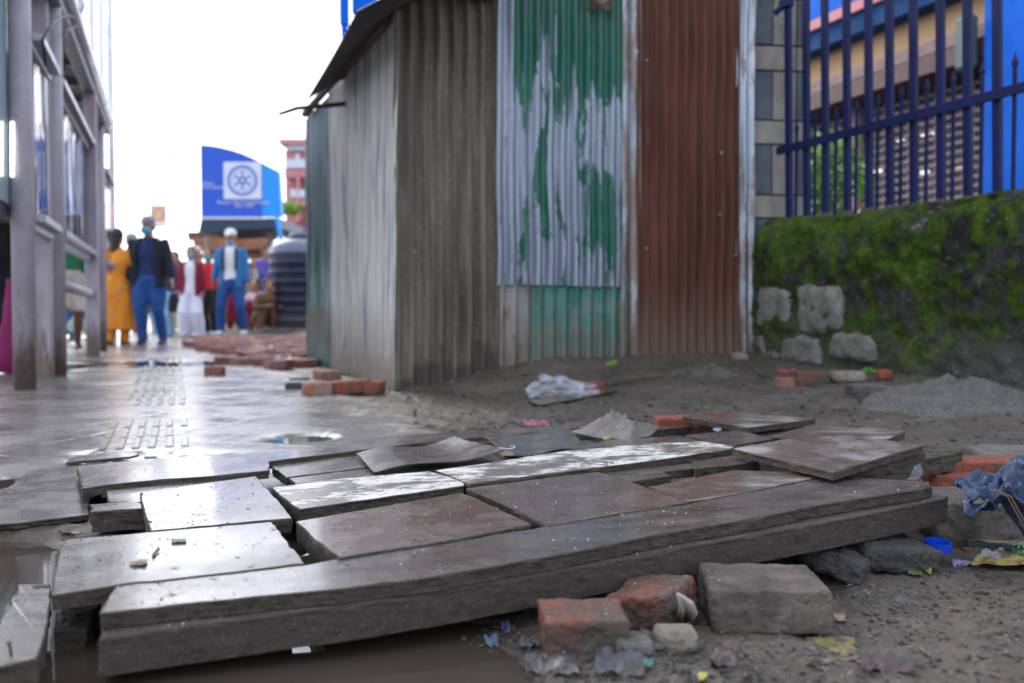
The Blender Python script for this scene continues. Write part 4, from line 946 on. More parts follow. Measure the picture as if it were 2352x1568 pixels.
# brown kiosk behind the crowd
YK = 27.0; ks = thing('market_kiosk', 'brown wooden kiosk with stepped awning boards behind the crowd', 'kiosk', PY(530, 708, YK)); ks.location.z = -.03
KB = plain((.30, .125, .060), .7, var=.35, sc=3, name='brown_boards'); KG = plain((.11, .06, .045), .7, var=.3, sc=3, name='dark_boards')
for (xa, xb, ya, yb, mt, dy) in ((430, 618, 532, 546, KG, 0), (436, 612, 546, 553, KB, -.15), (452, 618, 553, 575, KB, -.3), (470, 600, 575, 582, KG, -.2), (455, 618, 582, 592, KB, -.1)):
    p, q = PY(xa, ya, YK), PY(xb, yb, YK); b = MB(); b.box((p+q)/2+Vector((0, dy+.5, 0)), (q.x-p.x, 1.0, p.z-q.z-.004), bev=.01); b.build('awning_board', mt, ks)
b = MB(); p, q = PY(462, 592, YK), PY(618, 600, YK); b.box(((p.x+q.x)/2, YK+.9, q.z/2), (q.x-p.x-.1, .1, q.z+.02)); b.build('back_wall', KG, ks)
for x in (458, 612): b = MB(); p = PY(x, 592, YK); b.box((p.x, YK+.1, p.z/2), (.08, .08, p.z)); b.build('post', KG, ks)

# pink building and maroon roof on the right of the street
YB = 46.0; pk = thing('pink_building', 'salmon pink multi-storey building with white balconies rising behind the water tank', 'building', PY(740, 708, YB)); pk.location.z = -.1
PK = plain((.60, .26, .27), .7, var=.06, sc=.5, name='salmon_wall'); PKD = plain((.38, .12, .13), .7, name='dark_salmon'); WG = plain((.60, .64, .70), .3, var=.08, sc=1, name='pale_glazing')
def pkb(nm, xa, xb, ya, yb, mt, dy=0, dep=3.0):
    p, q = PY(xa, ya, YB), PY(xb, yb, YB); b = MB(); b.box(((p.x+q.x)/2, YB+dy+dep/2, (p.z+q.z)/2), (q.x-p.x, dep, p.z-q.z), bev=.01); return b.build(nm, mt, pk)
pkb('wall', 648, 860, 340, 712, PK, .6, 7); pkb('cornice', 640, 870, 318, 330, PK, .0, 8); pkb('parapet', 655, 870, 330, 342, WG, .3, 7)
pkb('balcony', 668, 870, 372, 392, WG, -.9, 1.4); pkb('balcony_band', 662, 870, 392, 412, PK, -.8, 1.4)
pkb('balcony', 676, 870, 440, 458, WG, -.9, 1.4); pkb('balcony_band', 668, 870, 458, 476, PK, -.8, 1.4)
for (x, y) in ((672, 345), (700, 345), (676, 420), (702, 420), (658, 372), (660, 425)):
    f_ = pkb('window', x, x+14, y+2, y+24, PKD, .5, .15); p, q = PY(x+2, y+4, YB), PY(x+12, y+22, YB); b = MB(); b.box(((p.x+q.x)/2, YB+.45, (p.z+q.z)/2), (q.x-p.x, .06, p.z-q.z)); b.build('pane', WG, f_)
for x in (690, 720): pkb('column', x, x+9, 400, 710, PK, -.9, .35)
YM = 30.0; mr = MB(); poly = [PY(655, 545, YM), PY(668, 520, YM), PY(740, 470, YM), PY(740, 560, YM), PY(655, 560, YM)]
mr.prism(poly, (0, 4, 0)); mo = fixn(mr.build('tiled_roof', plain((.24, .07, .08), .7, name='maroon_tiles'))); 
hs_ = thing('small_house', 'maroon sloping roof of a small house with purple cloths hanging below, left of the shack', 'house', (PY(700, 708, YM).x, YM+2, -.03)); mo.parent = hs_; mo.location = Vector(mo.location)-Vector(hs_.location); mo.name = 'roof'
b = MB(); p, q = PY(662, 558, YM), PY(760, 560, YM); b.box(((p.x+q.x)/2, YM+2.2, p.z/2), (q.x-p.x, 3.4, p.z)); b.build('wall', plain((.22, .17, .28), .8, name='dusky_wall'), hs_)
b = MB()
for k in range(6):
    p = PY(668+k*9, 520+ (k % 3)*4, YM-.3); w_ = .055; b.box(p+Vector((0, 0, -.32)), (.10, .02, .6))
b.build('hanging_cloth', plain((.16, .13, .45), .7, var=.4, sc=4, name='purple_cloth'), hs_)
gp = PY(662, 478, 36); gt = leafy('foliage', gp, .5, 500, LEAF, None, None, .10, None, .5); tag(gt, 'small patch of green foliage beside the pink building', 'plant'); gt.name = 'roadside_plant'
gp = PY(649, 530, 25); gt = leafy('roadside_plant', gp, .22, 300, LEAF, None, None, .05, None, 1.0); tag(gt, 'green foliage right of the blue post of the cogwheel sign', 'plant')
# blue scaffold tower behind the shack roof
YT = 14.0; b = MB(); p, q = PY(783, 58, YT), PY(850, -80, YT); b.box(((p.x+.05), YT, (p.z+q.z)/2), (.12, .12, q.z-p.z), bev=.01); b.box(((p.x+q.x)/2+.1, YT+.2, (p.z+q.z)/2+.1), (q.x-p.x-.08, .25, q.z-p.z-.2), bev=.01)
b.tube([Vector((p.x+.05, YT, p.z)), Vector((p.x+.25, YT+.3, -.05))], .05, 10)
bt = b.build('blue_hoarding', BBL); tag(bt, 'bright blue hoarding frame rising behind the shack roof', 'hoarding')
# ---------------------------------------------------------------- the plank and slab crossing
ZA, ZB_ = .092, .034
MSB = slab_side('dark_beam_face', (.038, .031, .027), (.075, .062, .054))
def Q(x, y, dz=0.0): return Pa(x, y, ZA+dz, ZB_)
def Qs(pts, dz=0.0): return [Q(p[0], p[1], dz+(p[2] if len(p) > 2 else 0)) for p in pts]
G1 = 'boards and slabs of the makeshift crossing'
def bslab(name, pts, thick, mt, label, cat='slab', dz=0.0, ms=None, seed=0, rough=.0022, group=G1, **k):
    o = slab(name, Qs(pts, dz), thick, mt, ms or MS, seed=seed, rough=rough, **k); return tag(o, label, cat, group)
frontT = [(228, 1408), (400, 1389), (588, 1370), (820, 1347), (1025, 1320), (1300, 1270), (1512, 1226), (1745, 1188), (1870, 1161), (2010, 1139), (2136, 1118)]
A_ = frontT+[(2143, 1113), (2134, 1106), (1916, 1092), (1629, 1147.5), (1587, 1156), (1257, 1208), (868, 1268), (778, 1282), (702, 1297), (262, 1343)]
bslab('long_plank', A_, .021, T_A, 'long upper front plank running the full width along the near edge of the crossing', 'plank', seed=1, rough=.0032)
frontB = [(223, 1468), (400, 1444), (588, 1418), (820, 1388), (1025, 1356), (1300, 1307), (1597, 1252), (1870, 1204), (2040, 1172), (2172, 1144)]
B_ = frontB+[(2180, 1140), (2120, 1125), (1700, 1190), (1100, 1290), (500, 1375), (250, 1400)]
bslab('timber_beam', B_, .048, T_G, 'thick lower timber beam under the front plank, its near end in the water', 'beam', dz=-.0225, seed=2, rough=.0013, ms=MSB)
bslab('wet_slab', [(152, 1238), (400, 1217), (624, 1198), (664, 1247), (701, 1294), (262, 1345), (117, 1367), (135, 1262)], .022, T_B, 'shiny wet slab at the lower left end with small scraps lying on it', seed=3, dz=.002)
bslab('wet_slab', [(320, 1130), (589, 1093), (633, 1142), (673, 1190), (343, 1219), (330, 1175)], .026, T_B, 'square wet slab left of the gap, the one behind the scrap-strewn slab', seed=4, dz=.003)
bslab('wet_slab', [(242, 1124), (300, 1104), (582, 1094), (600, 1108), (600, 1150), (250, 1153)], .016, T_B, 'pale wet slab mostly hidden under the square wet slab', seed=5, dz=-.012)
bslab('short_timber', [(206, 1158), (318, 1150), (352, 1166), (210, 1175)], .042, T_G, 'short dark rough block sticking out left of the square wet slab', 'block', seed=6, dz=-.006, rough=.004)
bslab('long_plank', [(177, 1070), (340, 1053), (640, 1037), (850, 1004), (1126, 986), (1375, 969), (1376, 978), (953, 1018), (619, 1059), (618, 1080), (500, 1092), (382, 1100), (254, 1112), (189, 1122)], .020, T_B, 'longest back board, wet and shiny, with its cut end at the far left', 'plank', seed=7, dz=.0)
bslab('plank', [(621, 1068), (760, 1050), (953, 1028), (1376, 984), (1385, 1000), (1000, 1050), (833, 1074), (657, 1096)], .022, T_G, 'split grey plank with lengthwise cracks just below the raised back board', 'plank', seed=8, dz=-.012, rough=.004)
bslab('plank', [(664, 1098), (833, 1076), (1010, 1052), (1390, 1004), (1400, 1016), (1150, 1062), (985, 1082), (868, 1094), (678, 1111)], .022, T_G, 'second narrow cracked grey plank, next to the chipped white board', 'plank', seed=9, dz=-.014, rough=.004)
def edgeattr(o, val=1.0):
    a = o.data.attributes.new('edge', 'FLOAT', 'POINT'); n = len(o.data.vertices); a.data.foreach_set('value', np.full(n, val, np.float32)); return o
edgeattr(bslab('painted_board', [(623, 1119), (785, 1098), (985, 1082), (1067, 1104), (1066, 1115), (686, 1170), (650, 1143)], .026, T_W, 'left length of the board with chipped white paint', 'painted board', seed=10, dz=.003, rough=.003))
edgeattr(bslab('painted_board', [(1000, 1080), (1150, 1058), (1288, 1036), (1485, 1018), (1638, 1012), (1688, 1024), (1678, 1031), (1512, 1056), (1244, 1090), (1074, 1112)], .022, T_W, 'right, longer length of the board with chipped white paint', 'painted board', seed=11, dz=.005, rough=.003))
bslab('thin_board', [(1573, 998), (1698, 988), (1777, 1007), (1689, 1021), (1629, 1013)], .006, T_E, 'thin grey scrap of board lying between the orange brick and the big tilted tile', 'board', seed=12, dz=.009)
bslab('thin_board', [(1385, 1012), (1560, 1000), (1640, 1011), (1485, 1018), (1300, 1034)], .006, T_E, 'dark thin strip at the far edge of the chipped white board', 'board', seed=13, dz=.004)
bslab('brown_slab', [(1071, 1121), (1220, 1101), (1375, 1083), (1410, 1092), (1585, 1153), (1257, 1207), (1160, 1160)], .015, T_C, 'flat brown slab in the middle of the crossing, speckled with grit', seed=14, dz=.002)
bslab('brown_slab', [(680, 1197), (870, 1164), (1058, 1131), (1100, 1146), (1222, 1204), (1050, 1238), (868, 1266), (778, 1281), (720, 1238)], .034, T_C, 'large brown slab with a thick left edge beside the gap, half shiny', seed=15, dz=.004)
bslab('grained_board', [(1489, 1117), (1684, 1079), (1830, 1084), (1914, 1090), (1629, 1147), (1578, 1151)], .014, T_D, 'brown board with whitish cement streaks beside the long front plank', seed=16, dz=.001)
bslab('short_timber', [(1414, 1094), (1515, 1080), (1541, 1091), (1437, 1108)], .026, T_G, 'short brown wood block in the gap beside the flat brown slab', 'block', seed=17, dz=-.006, rough=.002)
bslab('short_timber', [(1590, 1059), (1698, 1043), (1746, 1060), (1596, 1076)], .036, T_B, 'dark rough block under the far end of the white painted board', 'block', seed=18, dz=-.002, rough=.004)
bslab('under_board', [(1080, 1121), (1250, 1098), (1590, 1063), (1600, 1074), (1300, 1110), (1120, 1130)], .020, T_G, 'dark board half hidden beneath the white painted board', 'board', seed=19, dz=-.010)
# the raised tiles at the far right, tilted
def tslab(name, pts, thick, mt, label, seed, cat='tile', rough=.002, group='thick tiles heaped at the far end of the crossing'):
    o = slab(name, [Pz(x, y, z) for x, y, z in pts], thick, mt, MS, seed=seed, rough=rough); return tag(o, label, cat, group)
tslab('floor_tile', [(1566, 956, .125), (1652, 941, .135), (1874, 962, .13), (1719, 982, .125)], .016, T_D, 'farthest brown tile, nearest to the shack, propped on a brick', 20)
tslab('floor_tile', [(1752, 1004, .115), (1900, 966, .125), (2080, 991, .125), (2030, 1012, .12)], .020, T_D, 'tile peeping out behind the big tilted tile', 21)
tslab('floor_tile', [(1679, 1030, .132), (1812, 1006, .150), (1949, 998, .158), (2121, 1022, .160), (1914, 1085, .138)], .016, T_P, 'biggest tilted tile with a white cement patch', 22)
tslab('thick_slab', [(1925, 1084, .123), (1960, 1040, .135), (2119, 1026, .143), (2128, 1036, .143), (2010, 1072, .130)], .048, T_B, 'thick rough slab under the right side of the big tilted tile', 23, 'slab', .004)
tslab('thick_slab', [(2110, 1037, .115), (2170, 1028, .115), (2214, 1037, .115), (2126, 1053, .115)], .040, T_G, 'thick block with a wooden top right behind the big tilted tile', 24, 'slab', .004)
tslab('thick_slab', [(1719, 994, .100), (1760, 1000, .100), (1874, 974, .105), (1830, 966, .105)], .030, T_B, 'rough slab wedged under the farthest brown tile', 25, 'slab', .004)
tslab('thick_slab', [(1440, 992, .085), (1470, 968, .085), (1600, 962, .085), (1620, 976, .085)], .025, T_G, 'flat brown piece behind the curled sheet', 26, 'slab', .003)
# bent sheets
def curl(p, u, v): return p+Vector((0, 0, .006*math.sin(u*7)+.010*max(0, u-.6)**2*6*(1 if v < .5 else .6)+.003*math.sin(v*6+u*3)))
g_ = bil([Q(818, 1041), Q(1043, 1013, .010), Q(1157, 1042, .008), Q(862, 1083)], 14, 26, curl)
tag(sheet('bent_sheet', g_, .0022, [T_E]), 'thin bent sheet with a lifted right corner, lying on the cracked planks', 'sheet', 'thin warped sheets on the crossing')
def curl2(p, u, v): return p+Vector((0, 0, .004*math.sin(u*9+v*2)+.004*math.sin(v*5)))
g_ = bil([Q(1108, 1004, .004), Q(1305, 984, .010), Q(1345, 1023, .004), Q(1166, 1045, .002)], 12, 22, curl2)
tag(sheet('bent_sheet', g_, .0022, [T_E]), 'flat thin sheet left of the torn curled-up one', 'sheet', 'thin warped sheets on the crossing')
nr, nc = 26, 60; base_ = [(1305, 990), (1372, 1004), (1440, 1010), (1492, 1000)]; topp = [(1372, 962), (1410, 938), (1462, 958), (1513, 976)]
def lerpl(L, u):
    k = min(int(u*(len(L)-1)), len(L)-2); f = u*(len(L)-1)-k; return (L[k][0]+(L[k+1][0]-L[k][0])*f, L[k][1]+(L[k+1][1]-L[k][1])*f)
g_ = []
for i in range(nr):
    v = i/(nr-1); row = []
    for j in range(nc):
        u = j/(nc-1); b0 = lerpl(base_, u); t0 = lerpl(topp, u); B0 = Q(*b0); T0 = PY(t0[0], t0[1], B0.y+.055)
        rg = .86+.16*abs(float(vnoise([u*16.], [2.], seed=4)[0]))+.03*float(vnoise([u*41.], [5.], seed=6)[0]); vv_ = v*min(1.08, rg if v > .5 else 1)
        vv_ = v*(1+(min(1.08, rg)-1)*v*v); p = B0.lerp(T0, vv_); p.z = B0.z+(T0.z-B0.z)*(vv_**1.9); row.append(p)
    g_.append(row)
tag(sheet('torn_sheet', g_, .0025, [mk_concrete('pale_dusty_sheet', (.27, .245, .225), (.14, .125, .11))]), 'pale torn sheet curling upward with ragged top edge', 'sheet', 'thin warped sheets on the crossing')
# left: nailed plank and the sodden plywood
np_ = slab('nail_plank', [Pz(41, 1341, .055), Pz(118, 1339, .055), Pz(114, 1400, .055), Pz(88, 1512, .052), Pz(-40, 1541, .05), Pz(-30, 1480, .05)], .035, T_G, MS, seed=30, rough=.003)
tag(np_, 'grey plank with a knot and an upright nail in the bottom left corner', 'plank')
b = MB(); p = Pz(27, 1503, .052); b.tube([p+Vector((0, 0, -.004)), p+Vector((-.003, .0, .0145))], .0017, 6); b.tube([p+Vector((-.003, 0, .0140)), p+Vector((-.003, 0, .0155))], .004, 8); b.build('nail', plain((.05, .03, .025), .5, metal=.4, name='rusty_nail'), np_)
b = MB(); p = Pz(94, 1345, .0562); n_ = 20; b.add([p+Vector((.013*math.cos(2*math.pi*k/n_), .007*math.sin(2*math.pi*k/n_), 0)) for k in range(n_)], [tuple(range(n_))]); b.build('knot', plain((.04, .032, .028), .7, name='wood_knot'), np_)
sh_ = slab('sodden_plywood', [Pz(-80, 1210, .022), Pz(60, 1199, .022), Pz(204, 1181, .022), Pz(206, 1150, .022), Pz(240, 1124, .022), Pz(180, 1068, .02), Pz(62, 1082, .016), Pz(20, 1118, .018), Pz(-90, 1150, .02)], .012, T_B, MS, seed=31, rough=.004)
tag(sh_, 'wide sodden plywood sheet with a splintered front edge on the left mud', 'sheet')
sh_ = slab('thin_plate', [Pz(150, 1062, .012), Pz(300, 1048, .012), Pz(318, 1043, .013), Pz(290, 1034, .012), Pz(170, 1046, .012)], .008, T_B, MS, seed=32, rough=.004)
tag(sh_, 'small flat wet plate with a chipped corner behind the long back board', 'plate')
sh_ = slab('support_plank', [Pz(128, 1400, .020), Pz(235, 1385, .020), Pz(215, 1410, .020), Pz(200, 1446, .015), Pz(125, 1452, .015)], .03, T_G, MS, seed=33, rough=.003)
tag(sh_, 'dark support timber down in the gap beside the near plank end', 'timber')
# rubble filling under the crossing
under = [(1150, 1160, .12, .07), (1500, 1135, .16, .08), (1760, 1085, .2, .1), (900, 1190, .14, .07), (650, 1150, .12, .06), (1350, 1190, .1, .05), (1800, 1150, .14, .08), (560, 1240, .12, .05), (700, 1230, .08, .04), (1950, 1110, .14, .09)]
for i, (x, y, s_, h_) in enumerate(under):
    p = Q(x, y); z0 = GR(p.x, p.y+.08)
    o = block('support_stone', (p.x, p.y+.10, z0-.01), (s_, s_*.7, max(.02, min(h_, p.z-z0-.045))), DARKST, RNG.uniform(0, 3), nz=.12, seed=i+40, n=5)
    tag(o, 'dark muddy stone hidden in the gaps beneath the crossing', 'stone', 'stones packed under the crossing')

# ---------------------------------------------------------------- bricks and stones around it
def put(name, x, y, dims, mat, label, cat, rotz=0, tilt=(0, 0), rnd=.10, nz=.02, seed=0, group=None, dz=0.0, back=True, gz=None, taper=0, n=14):
    """front bottom edge centre at photo point (x, y)"""
    p = Pg(x, y) if gz is None else Pz(x, y, gz)
    d = dims[1]/2 if back else 0
    c = (p.x+d*p.x/p.y*.9, p.y+d, p.z-.006+dz); return tag(block(name, c, dims, mat, rotz, tilt, rnd, nz, seed, taper=taper, n=n), label, cat, group)
GB = 'bricks and blocks lying about'
put('brick', 1338, 1503, (.112, .10, .047), BRICKM, 'orange-red brick with a dark stained end, under the middle of the front beam', 'brick', rotz=.06, tilt=(.03, 0), seed=1, group=GB, nz=.06, rnd=.10, n=30)
put('brick', 1500, 1452, (.10, .12, .050), BRICKM, 'mud-covered brick with an orange edge right beside the orange-red brick', 'brick', rotz=-.5, tilt=(.04, -.12), seed=2, group=GB, nz=.09, rnd=.14, n=30)
put('concrete_block', 1752, 1456, (.172, .155, .067), mk_concrete('mossy_concrete', (.20, .170, .145), (.065, .054, .045), .0), 'grey concrete block supporting the front beam in the lower right', 'block', rotz=-.04, seed=3, group=GB, nz=.06, rnd=.10, n=30)
put('concrete_block', 2213, 1256, (.17, .20, .088), mk_concrete('grit_concrete', (.22, .195, .17), (.065, .055, .047)), 'large pale-topped concrete block between the beam end and the jeans', 'block', rotz=-.10, seed=4, group=GB, nz=.05, rnd=.08, n=30)
put('stone_slab', 2030, 1318, (.15, .16, .046), DARKST, 'dark flat stone in shade below the right end of the beam', 'stone', rotz=.2, tilt=(.05,.1), seed=5, nz=.14, rnd=.3, n=30)
put('stone_slab', 1925, 1345, (.12, .12, .045), DARKST, 'smaller dark stone leaning beside the flat one below the beam', 'stone', rotz=.9, tilt=(.2, .1), seed=6, nz=.14, rnd=.3, n=30)
put('brick', 2245, 1106, (.30, .12, .052), BRICK, 'long broken orange brick above the jeans at the right', 'brick', rotz=.06, seed=7, group=GB, nz=.05, rnd=.10, gz=.045)
put('brick', 2205, 1132, (.16, .11, .045), BRICK, 'flat orange brick just below the long broken one', 'brick', rotz=-.03, seed=8, group=GB, nz=.03, gz=.03)
put('stone', 2134, 1103, (.048, .05, .04), BRICKP, 'rounded brown stone lump left of the long broken brick', 'stone', seed=9, nz=.05, rnd=.45, gz=.055)
put('concrete_block', 2330, 1120, (.22, .20, .09), CONC, 'pale grey block behind the jeans at the right edge', 'block', rotz=-.12, seed=10, group=GB, nz=.03, rnd=.08)
put('brick', 1590, 1000, (.24, .11, .060), BRICK, 'orange brick wedged beneath the farthest brown tile', 'brick', rotz=.05, seed=11, group=GB, nz=.035, gz=.055)
# bricks by the shack corner
put('brick', 727, 906, (.15, .12, .065), BRICKP, 'short brown brick at the left of the row by the shack corner', 'brick', rotz=.35, seed=12, group=GB)
put('brick', 800, 907, (.245, .115, .07), BRICK, 'long red brick in the middle of the row by the shack corner', 'brick', rotz=.10, tilt=(0, -.09), seed=13, group=GB)
put('brick', 861, 905, (.09, .11, .07), BRICK, 'broken red brick end at the right of the row by the shack corner', 'brick', rotz=-.2, seed=14, group=GB, nz=.05)
put('brick', 750, 872, (.14, .20, .06), BRICKP, 'pale dusty brick behind the row by the shack corner', 'brick', rotz=.45, seed=15, group=GB)
put('wood_chip', 808, 884, (.16, .05, .02), DARKST, 'dark splinter lying on top between the bricks by the shack corner', 'splinter', rotz=.1, seed=16)
put('wood_chip', 688, 872, (.13, .03, .015), DARKST, 'dark thin splinter on the wet paving left of the bricks', 'splinter', rotz=.2, seed=17)
put('brick', 493, 862, (.125, .1, .065), PAVER, 'single brown brick alone on the wet walkway', 'brick', rotz=.03, seed=18, group=GB)
put('stone', 674, 893, (.09, .07, .035), DARKST, 'dark clod on the wet paving left of the brick row', 'stone', seed=19, nz=.1, rnd=.4)
# near the mossy wall
put('brick', 1862, 888, (.135, .10, .075), BRICKM, 'squat muddy brown brick at the foot of the mossy wall', 'brick', rotz=-.1, seed=20, group=GB)
put('brick', 1808, 889, (.07, .09, .045), BRICKP, 'broken brick end touching the squat muddy brick by the wall', 'brick', rotz=.4, seed=21, group=GB, nz=.05)
put('stone', 1947, 878, (.16, .11, .055), STONE2, 'pale tan rounded stone by the mossy wall', 'stone', seed=22, rnd=.42, nz=.05)
put('stone', 2033, 875, (.07, .07, .055), BRICK, 'small red stone under the mossy wall', 'stone', seed=23, rnd=.4, nz=.07)
put('stone', 1992, 913, (.135, .11, .055), STONE, 'flat-topped dark grey stone in front of the tan one', 'stone', seed=24, rnd=.15, nz=.06, taper=-.2)
put('stone', 1700, 838, (.10, .10, .075), STONE2, 'pale grey lump at the foot of the galvanised strip', 'stone', seed=25, rnd=.4, nz=.07)
put('stone', 1755, 868, (.06, .05, .03), DARKST, 'small dark stone between the shack and the muddy brick', 'stone', seed=26, rnd=.4)
put('brick', 1366, 902, (.085, .09, .06), BRICK, 'orange brick end showing behind the plastic bag', 'brick', rotz=.2, seed=27, group=GB)
put('stone', 1552, 1500, (.058, .05, .032), STONE2, 'yellowish stone lying below the mud-covered brick', 'stone', seed=28, rnd=.4, nz=.06)
put('stone', 1455, 1505, (.05, .05, .02), STONE, 'grey pebble beside the orange-red brick', 'stone', seed=29, rnd=.4, nz=.06)
put('stone', 2222, 1246+22, (.018, .018, .013), BRICK, 'tiny red stone right of the blue cap', 'stone', seed=30, rnd=.4)
# dark plywood scrap under the bag, long stick
o = slab('plywood_scrap', [Pg(1213, 925)+Vector((0, 0, .012)), Pg(1335, 903)+Vector((0, 0, .012)), Pg(1420, 900)+Vector((0, 0, .012)), Pg(1330, 920)+Vector((0, 0, .012)), Pg(1240, 936)+Vector((0, 0, .012))], .008, T_C, MS, seed=50); tag(o, 'brown plywood scrap under the plastic bag', 'board')
b = MB(); p, q = Pg(1390, 888), Pg(1530, 870); b.tube([p+Vector((0, 0, .012)), (p+q)/2+Vector((0, 0, .02)), q+Vector((0, 0, .012))], [.008, .007, .004], 7); tag(b.build('dry_stick', WOODD, smooth=True), 'dry stick lying right of the plastic bag', 'stick')
# mounds
def mound(name, x0, x1, yb, ht, mat, label, cat, depth, seed, sharp=1.4):
    a, c = Pg(x0, yb), Pg(x1, yb); cx, cy = (a.x+c.x)/2, a.y+depth*.5; rx, ry = abs(c.x-a.x)/2*1.15, depth*.62; n = 90; V = []
    for i in range(n+1):
        for j in range(n+1):
            u, v = -1+2*i/n, -1+2*j/n; x, y = cx+u*rx, cy+v*ry; r = math.hypot(u, v); nzv = float(1)
            V.append((x, y, r))
    V = np.array(V); r = V[:, 2]+.16*fbm(V[:, 0]*5, V[:, 1]*5, seed=seed); h = ht*np.clip(1-r, 0, 1)**.75*(1+.25*fbm(V[:, 0]*9, V[:, 1]*9, seed=seed+1))
    h += np.clip(h/ht*3, 0, 1)*(.008*fbm(V[:, 0]*30, V[:, 1]*30, seed=seed+2)+.004*fbm(V[:, 0]*90, V[:, 1]*90, seed=seed+3))
    V[:, 2] = ground_z(V[:, 0], V[:, 1])-.012+h; w_ = n+1
    Fc = [(i*w_+j, (i+1)*w_+j, (i+1)*w_+j+1, i*w_+j+1) for i in range(n) for j in range(n)]
    o = mesh(name, V, Fc, mat, smooth=True); return tag(o, label, cat)
def mk_gravel():
    m = M('grey_sand'); n = m.noise(14, 6, .75); f = m.noise(120, 4, .75)
    base = m.mix(rng(m, n, 0, 1, .35, .65), (.088, .08, .07), (.175, .163, .145)); base = m.mix(rng(m, f, 0, .7, .5, .65), base, (.25, .245, .235)); base = m.mix(rng(m, m.noise(80), 0, .7, .56, .66), base, (.05, .048, .045))
    return m.set(base=base, rough=.9, normal=m.bump(m.math('ADD', n, f), .9, .012))
GRV = mk_gravel()
mound('sand_pile', 2075, 2520, 968, .10, GRV, 'heap of grey sand and gravel at the right edge below the mossy wall', 'sand pile', .62, 61)
mound('dirt_heap', 1560, 1690, 838, .05, mk_concrete('dusty_rubble', (.16, .145, .125), (.07, .06, .05)), 'low heap of pale rubble at the foot of the rusted sheet', 'rubble heap', .3, 62)

# plastic bag
def crumple(name, c, dims, mat, label, cat, seed, n=5, amp=.35, rz=0):
    bm = bmesh.new(); bmesh.ops.create_icosphere(bm, subdivisions=n, radius=1); P = np.array([tuple(v.co) for v in bm.verts]); Fc = [[v.index for v in f.verts] for f in bm.faces]; bm.free()
    s = seed*5.3; a = np.abs(vnoise(P[:, 0]*2.2+s, P[:, 1]*2.2, P[:, 2]*2.2, seed)); b2 = np.abs(vnoise(P[:, 0]*5+s, P[:, 1]*5, P[:, 2]*5, seed+1)); c2 = np.abs(vnoise(P[:, 0]*11+s, P[:, 1]*11, P[:, 2]*11, seed+2))
    P = P*(1+amp*(a-.4)-.16*b2-.05*c2)[:, None]; P[:, 2] = np.where(P[:, 2] < -.35, -.35+(P[:, 2]+.35)*.1, P[:, 2])
    P = P*np.array(dims)/2; ca, sa = math.cos(rz), math.sin(rz); P = np.stack([P[:, 0]*ca-P[:, 1]*sa, P[:, 0]*sa+P[:, 1]*ca, P[:, 2]], 1)
    P[:, 2] -= P[:, 2].min(); P += np.array(tuple(c)); o = mesh(name, P, Fc, mat, smooth=False); return tag(o, label, cat)
def mk_plastic():
    m = M('clear_plastic_film'); n = m.noise(7, 5, .6, dist=1.0); m.set(base=(.72, .76, .86), rough=.16, normal=m.bump(n, .6, .02), spec=.9)
    t_ = m.t; tr = t_.nodes.new('ShaderNodeBsdfTransparent'); mx = t_.nodes.new('ShaderNodeMixShader'); out = t_.nodes['Material Output']
    m.put(mx.inputs[0], rng(m, m.noise(11, 5, .7), .04, .34, .35, .65)); t_.links.new(tr.outputs[0], mx.inputs[1]); t_.links.new(m.b.outputs[0], mx.inputs[2]); t_.links.new(mx.outputs[0], out.inputs[0]); return m.m
PLS = mk_plastic()
p = Pg(1288, 918); crumple('plastic_bag', (p.x, p.y+.10, p.z-.003), (.37, .24, .16), PLS, 'crumpled clear plastic bag on the mud in front of the shack', 'plastic bag', 3, 5, .5)
# jeans: folded, rumpled cloth draped over the block
def mk_denim():
    m = M('faded_denim'); n = m.noise(16, 6, .7); f = m.noise(60, 4, .7); wv = m.noise(1, 3, .6, m.map((420, 420, 420)))
    base = m.mix(rng(m, n, 0, 1, .38, .62), (.008, .018, .052), (.026, .055, .125)); base = m.mix(rng(m, f, 0, .8, .57, .66), base, (.13, .18, .27)); base = m.mix(rng(m, m.noise(9, 5), 0, .8, .6, .7), base, (.07, .065, .06))
    return m.set(base=base, rough=.75, normal=m.bump(m.math('ADD', f, wv), .5, .004))
DEN = mk_denim(); STI = plain((.20, .13, .07), .8, name='stitching')
pj = Pz(2300, 1200, .06); jn = thing('denim_jeans', 'crumpled faded blue jeans dumped over the concrete block at the right edge', 'jeans', (pj.x, pj.y, .03))
def cloth(name, quad, nr, nc, amp, seed, parent, mat=DEN, freq=22, th=.003, fold=None):
    ctr = {}
    def fn(p, u, v):
        e = math.sin(math.pi*u)**.5*.6+.4; f = float(fbm([p.x*freq+seed], [p.y*freq], seed=seed, octv=4)[0]); g2 = abs(float(vnoise([p.x*freq*1.7], [p.y*freq*1.7], seed=seed+5)[0]))
        q = p+Vector((0, 0, amp*(f*.8+g2*1.0)*e)); return q+(fold(u, v) if fold else Vector())
    return sheet(name, bil(quad, nr, nc, fn), th, [mat], parent)
legU = cloth('leg', [Pz(2192, 1112, .115), Pz(2300, 1105, .12), Pz(2330, 1160, .11), Pz(2225, 1165, .10)], 50, 50, .024, 3, jn, fold=lambda u, v: Vector((0, 0, .012*math.sin(math.pi*v))))
legL = cloth('leg', [Pz(2262, 1122, .125), Pz(2352, 1108, .13), Pz(2560, 1290, .05), Pz(2352, 1248, .022)], 70, 54, .022, 5, jn, fold=lambda u, v: Vector((0, 0, .040*math.sin(math.pi*min(1, v*1.0))*(math.sin(math.pi*u)**.6)+.01)))
ws = cloth('waist', [Pz(2290, 1105, .135), Pz(2420, 1085, .14), Pz(2460, 1140, .15), Pz(2310, 1135, .14)], 50, 50, .030, 7, jn, fold=lambda u, v: Vector((0, 0, .02*math.sin(math.pi*v))))
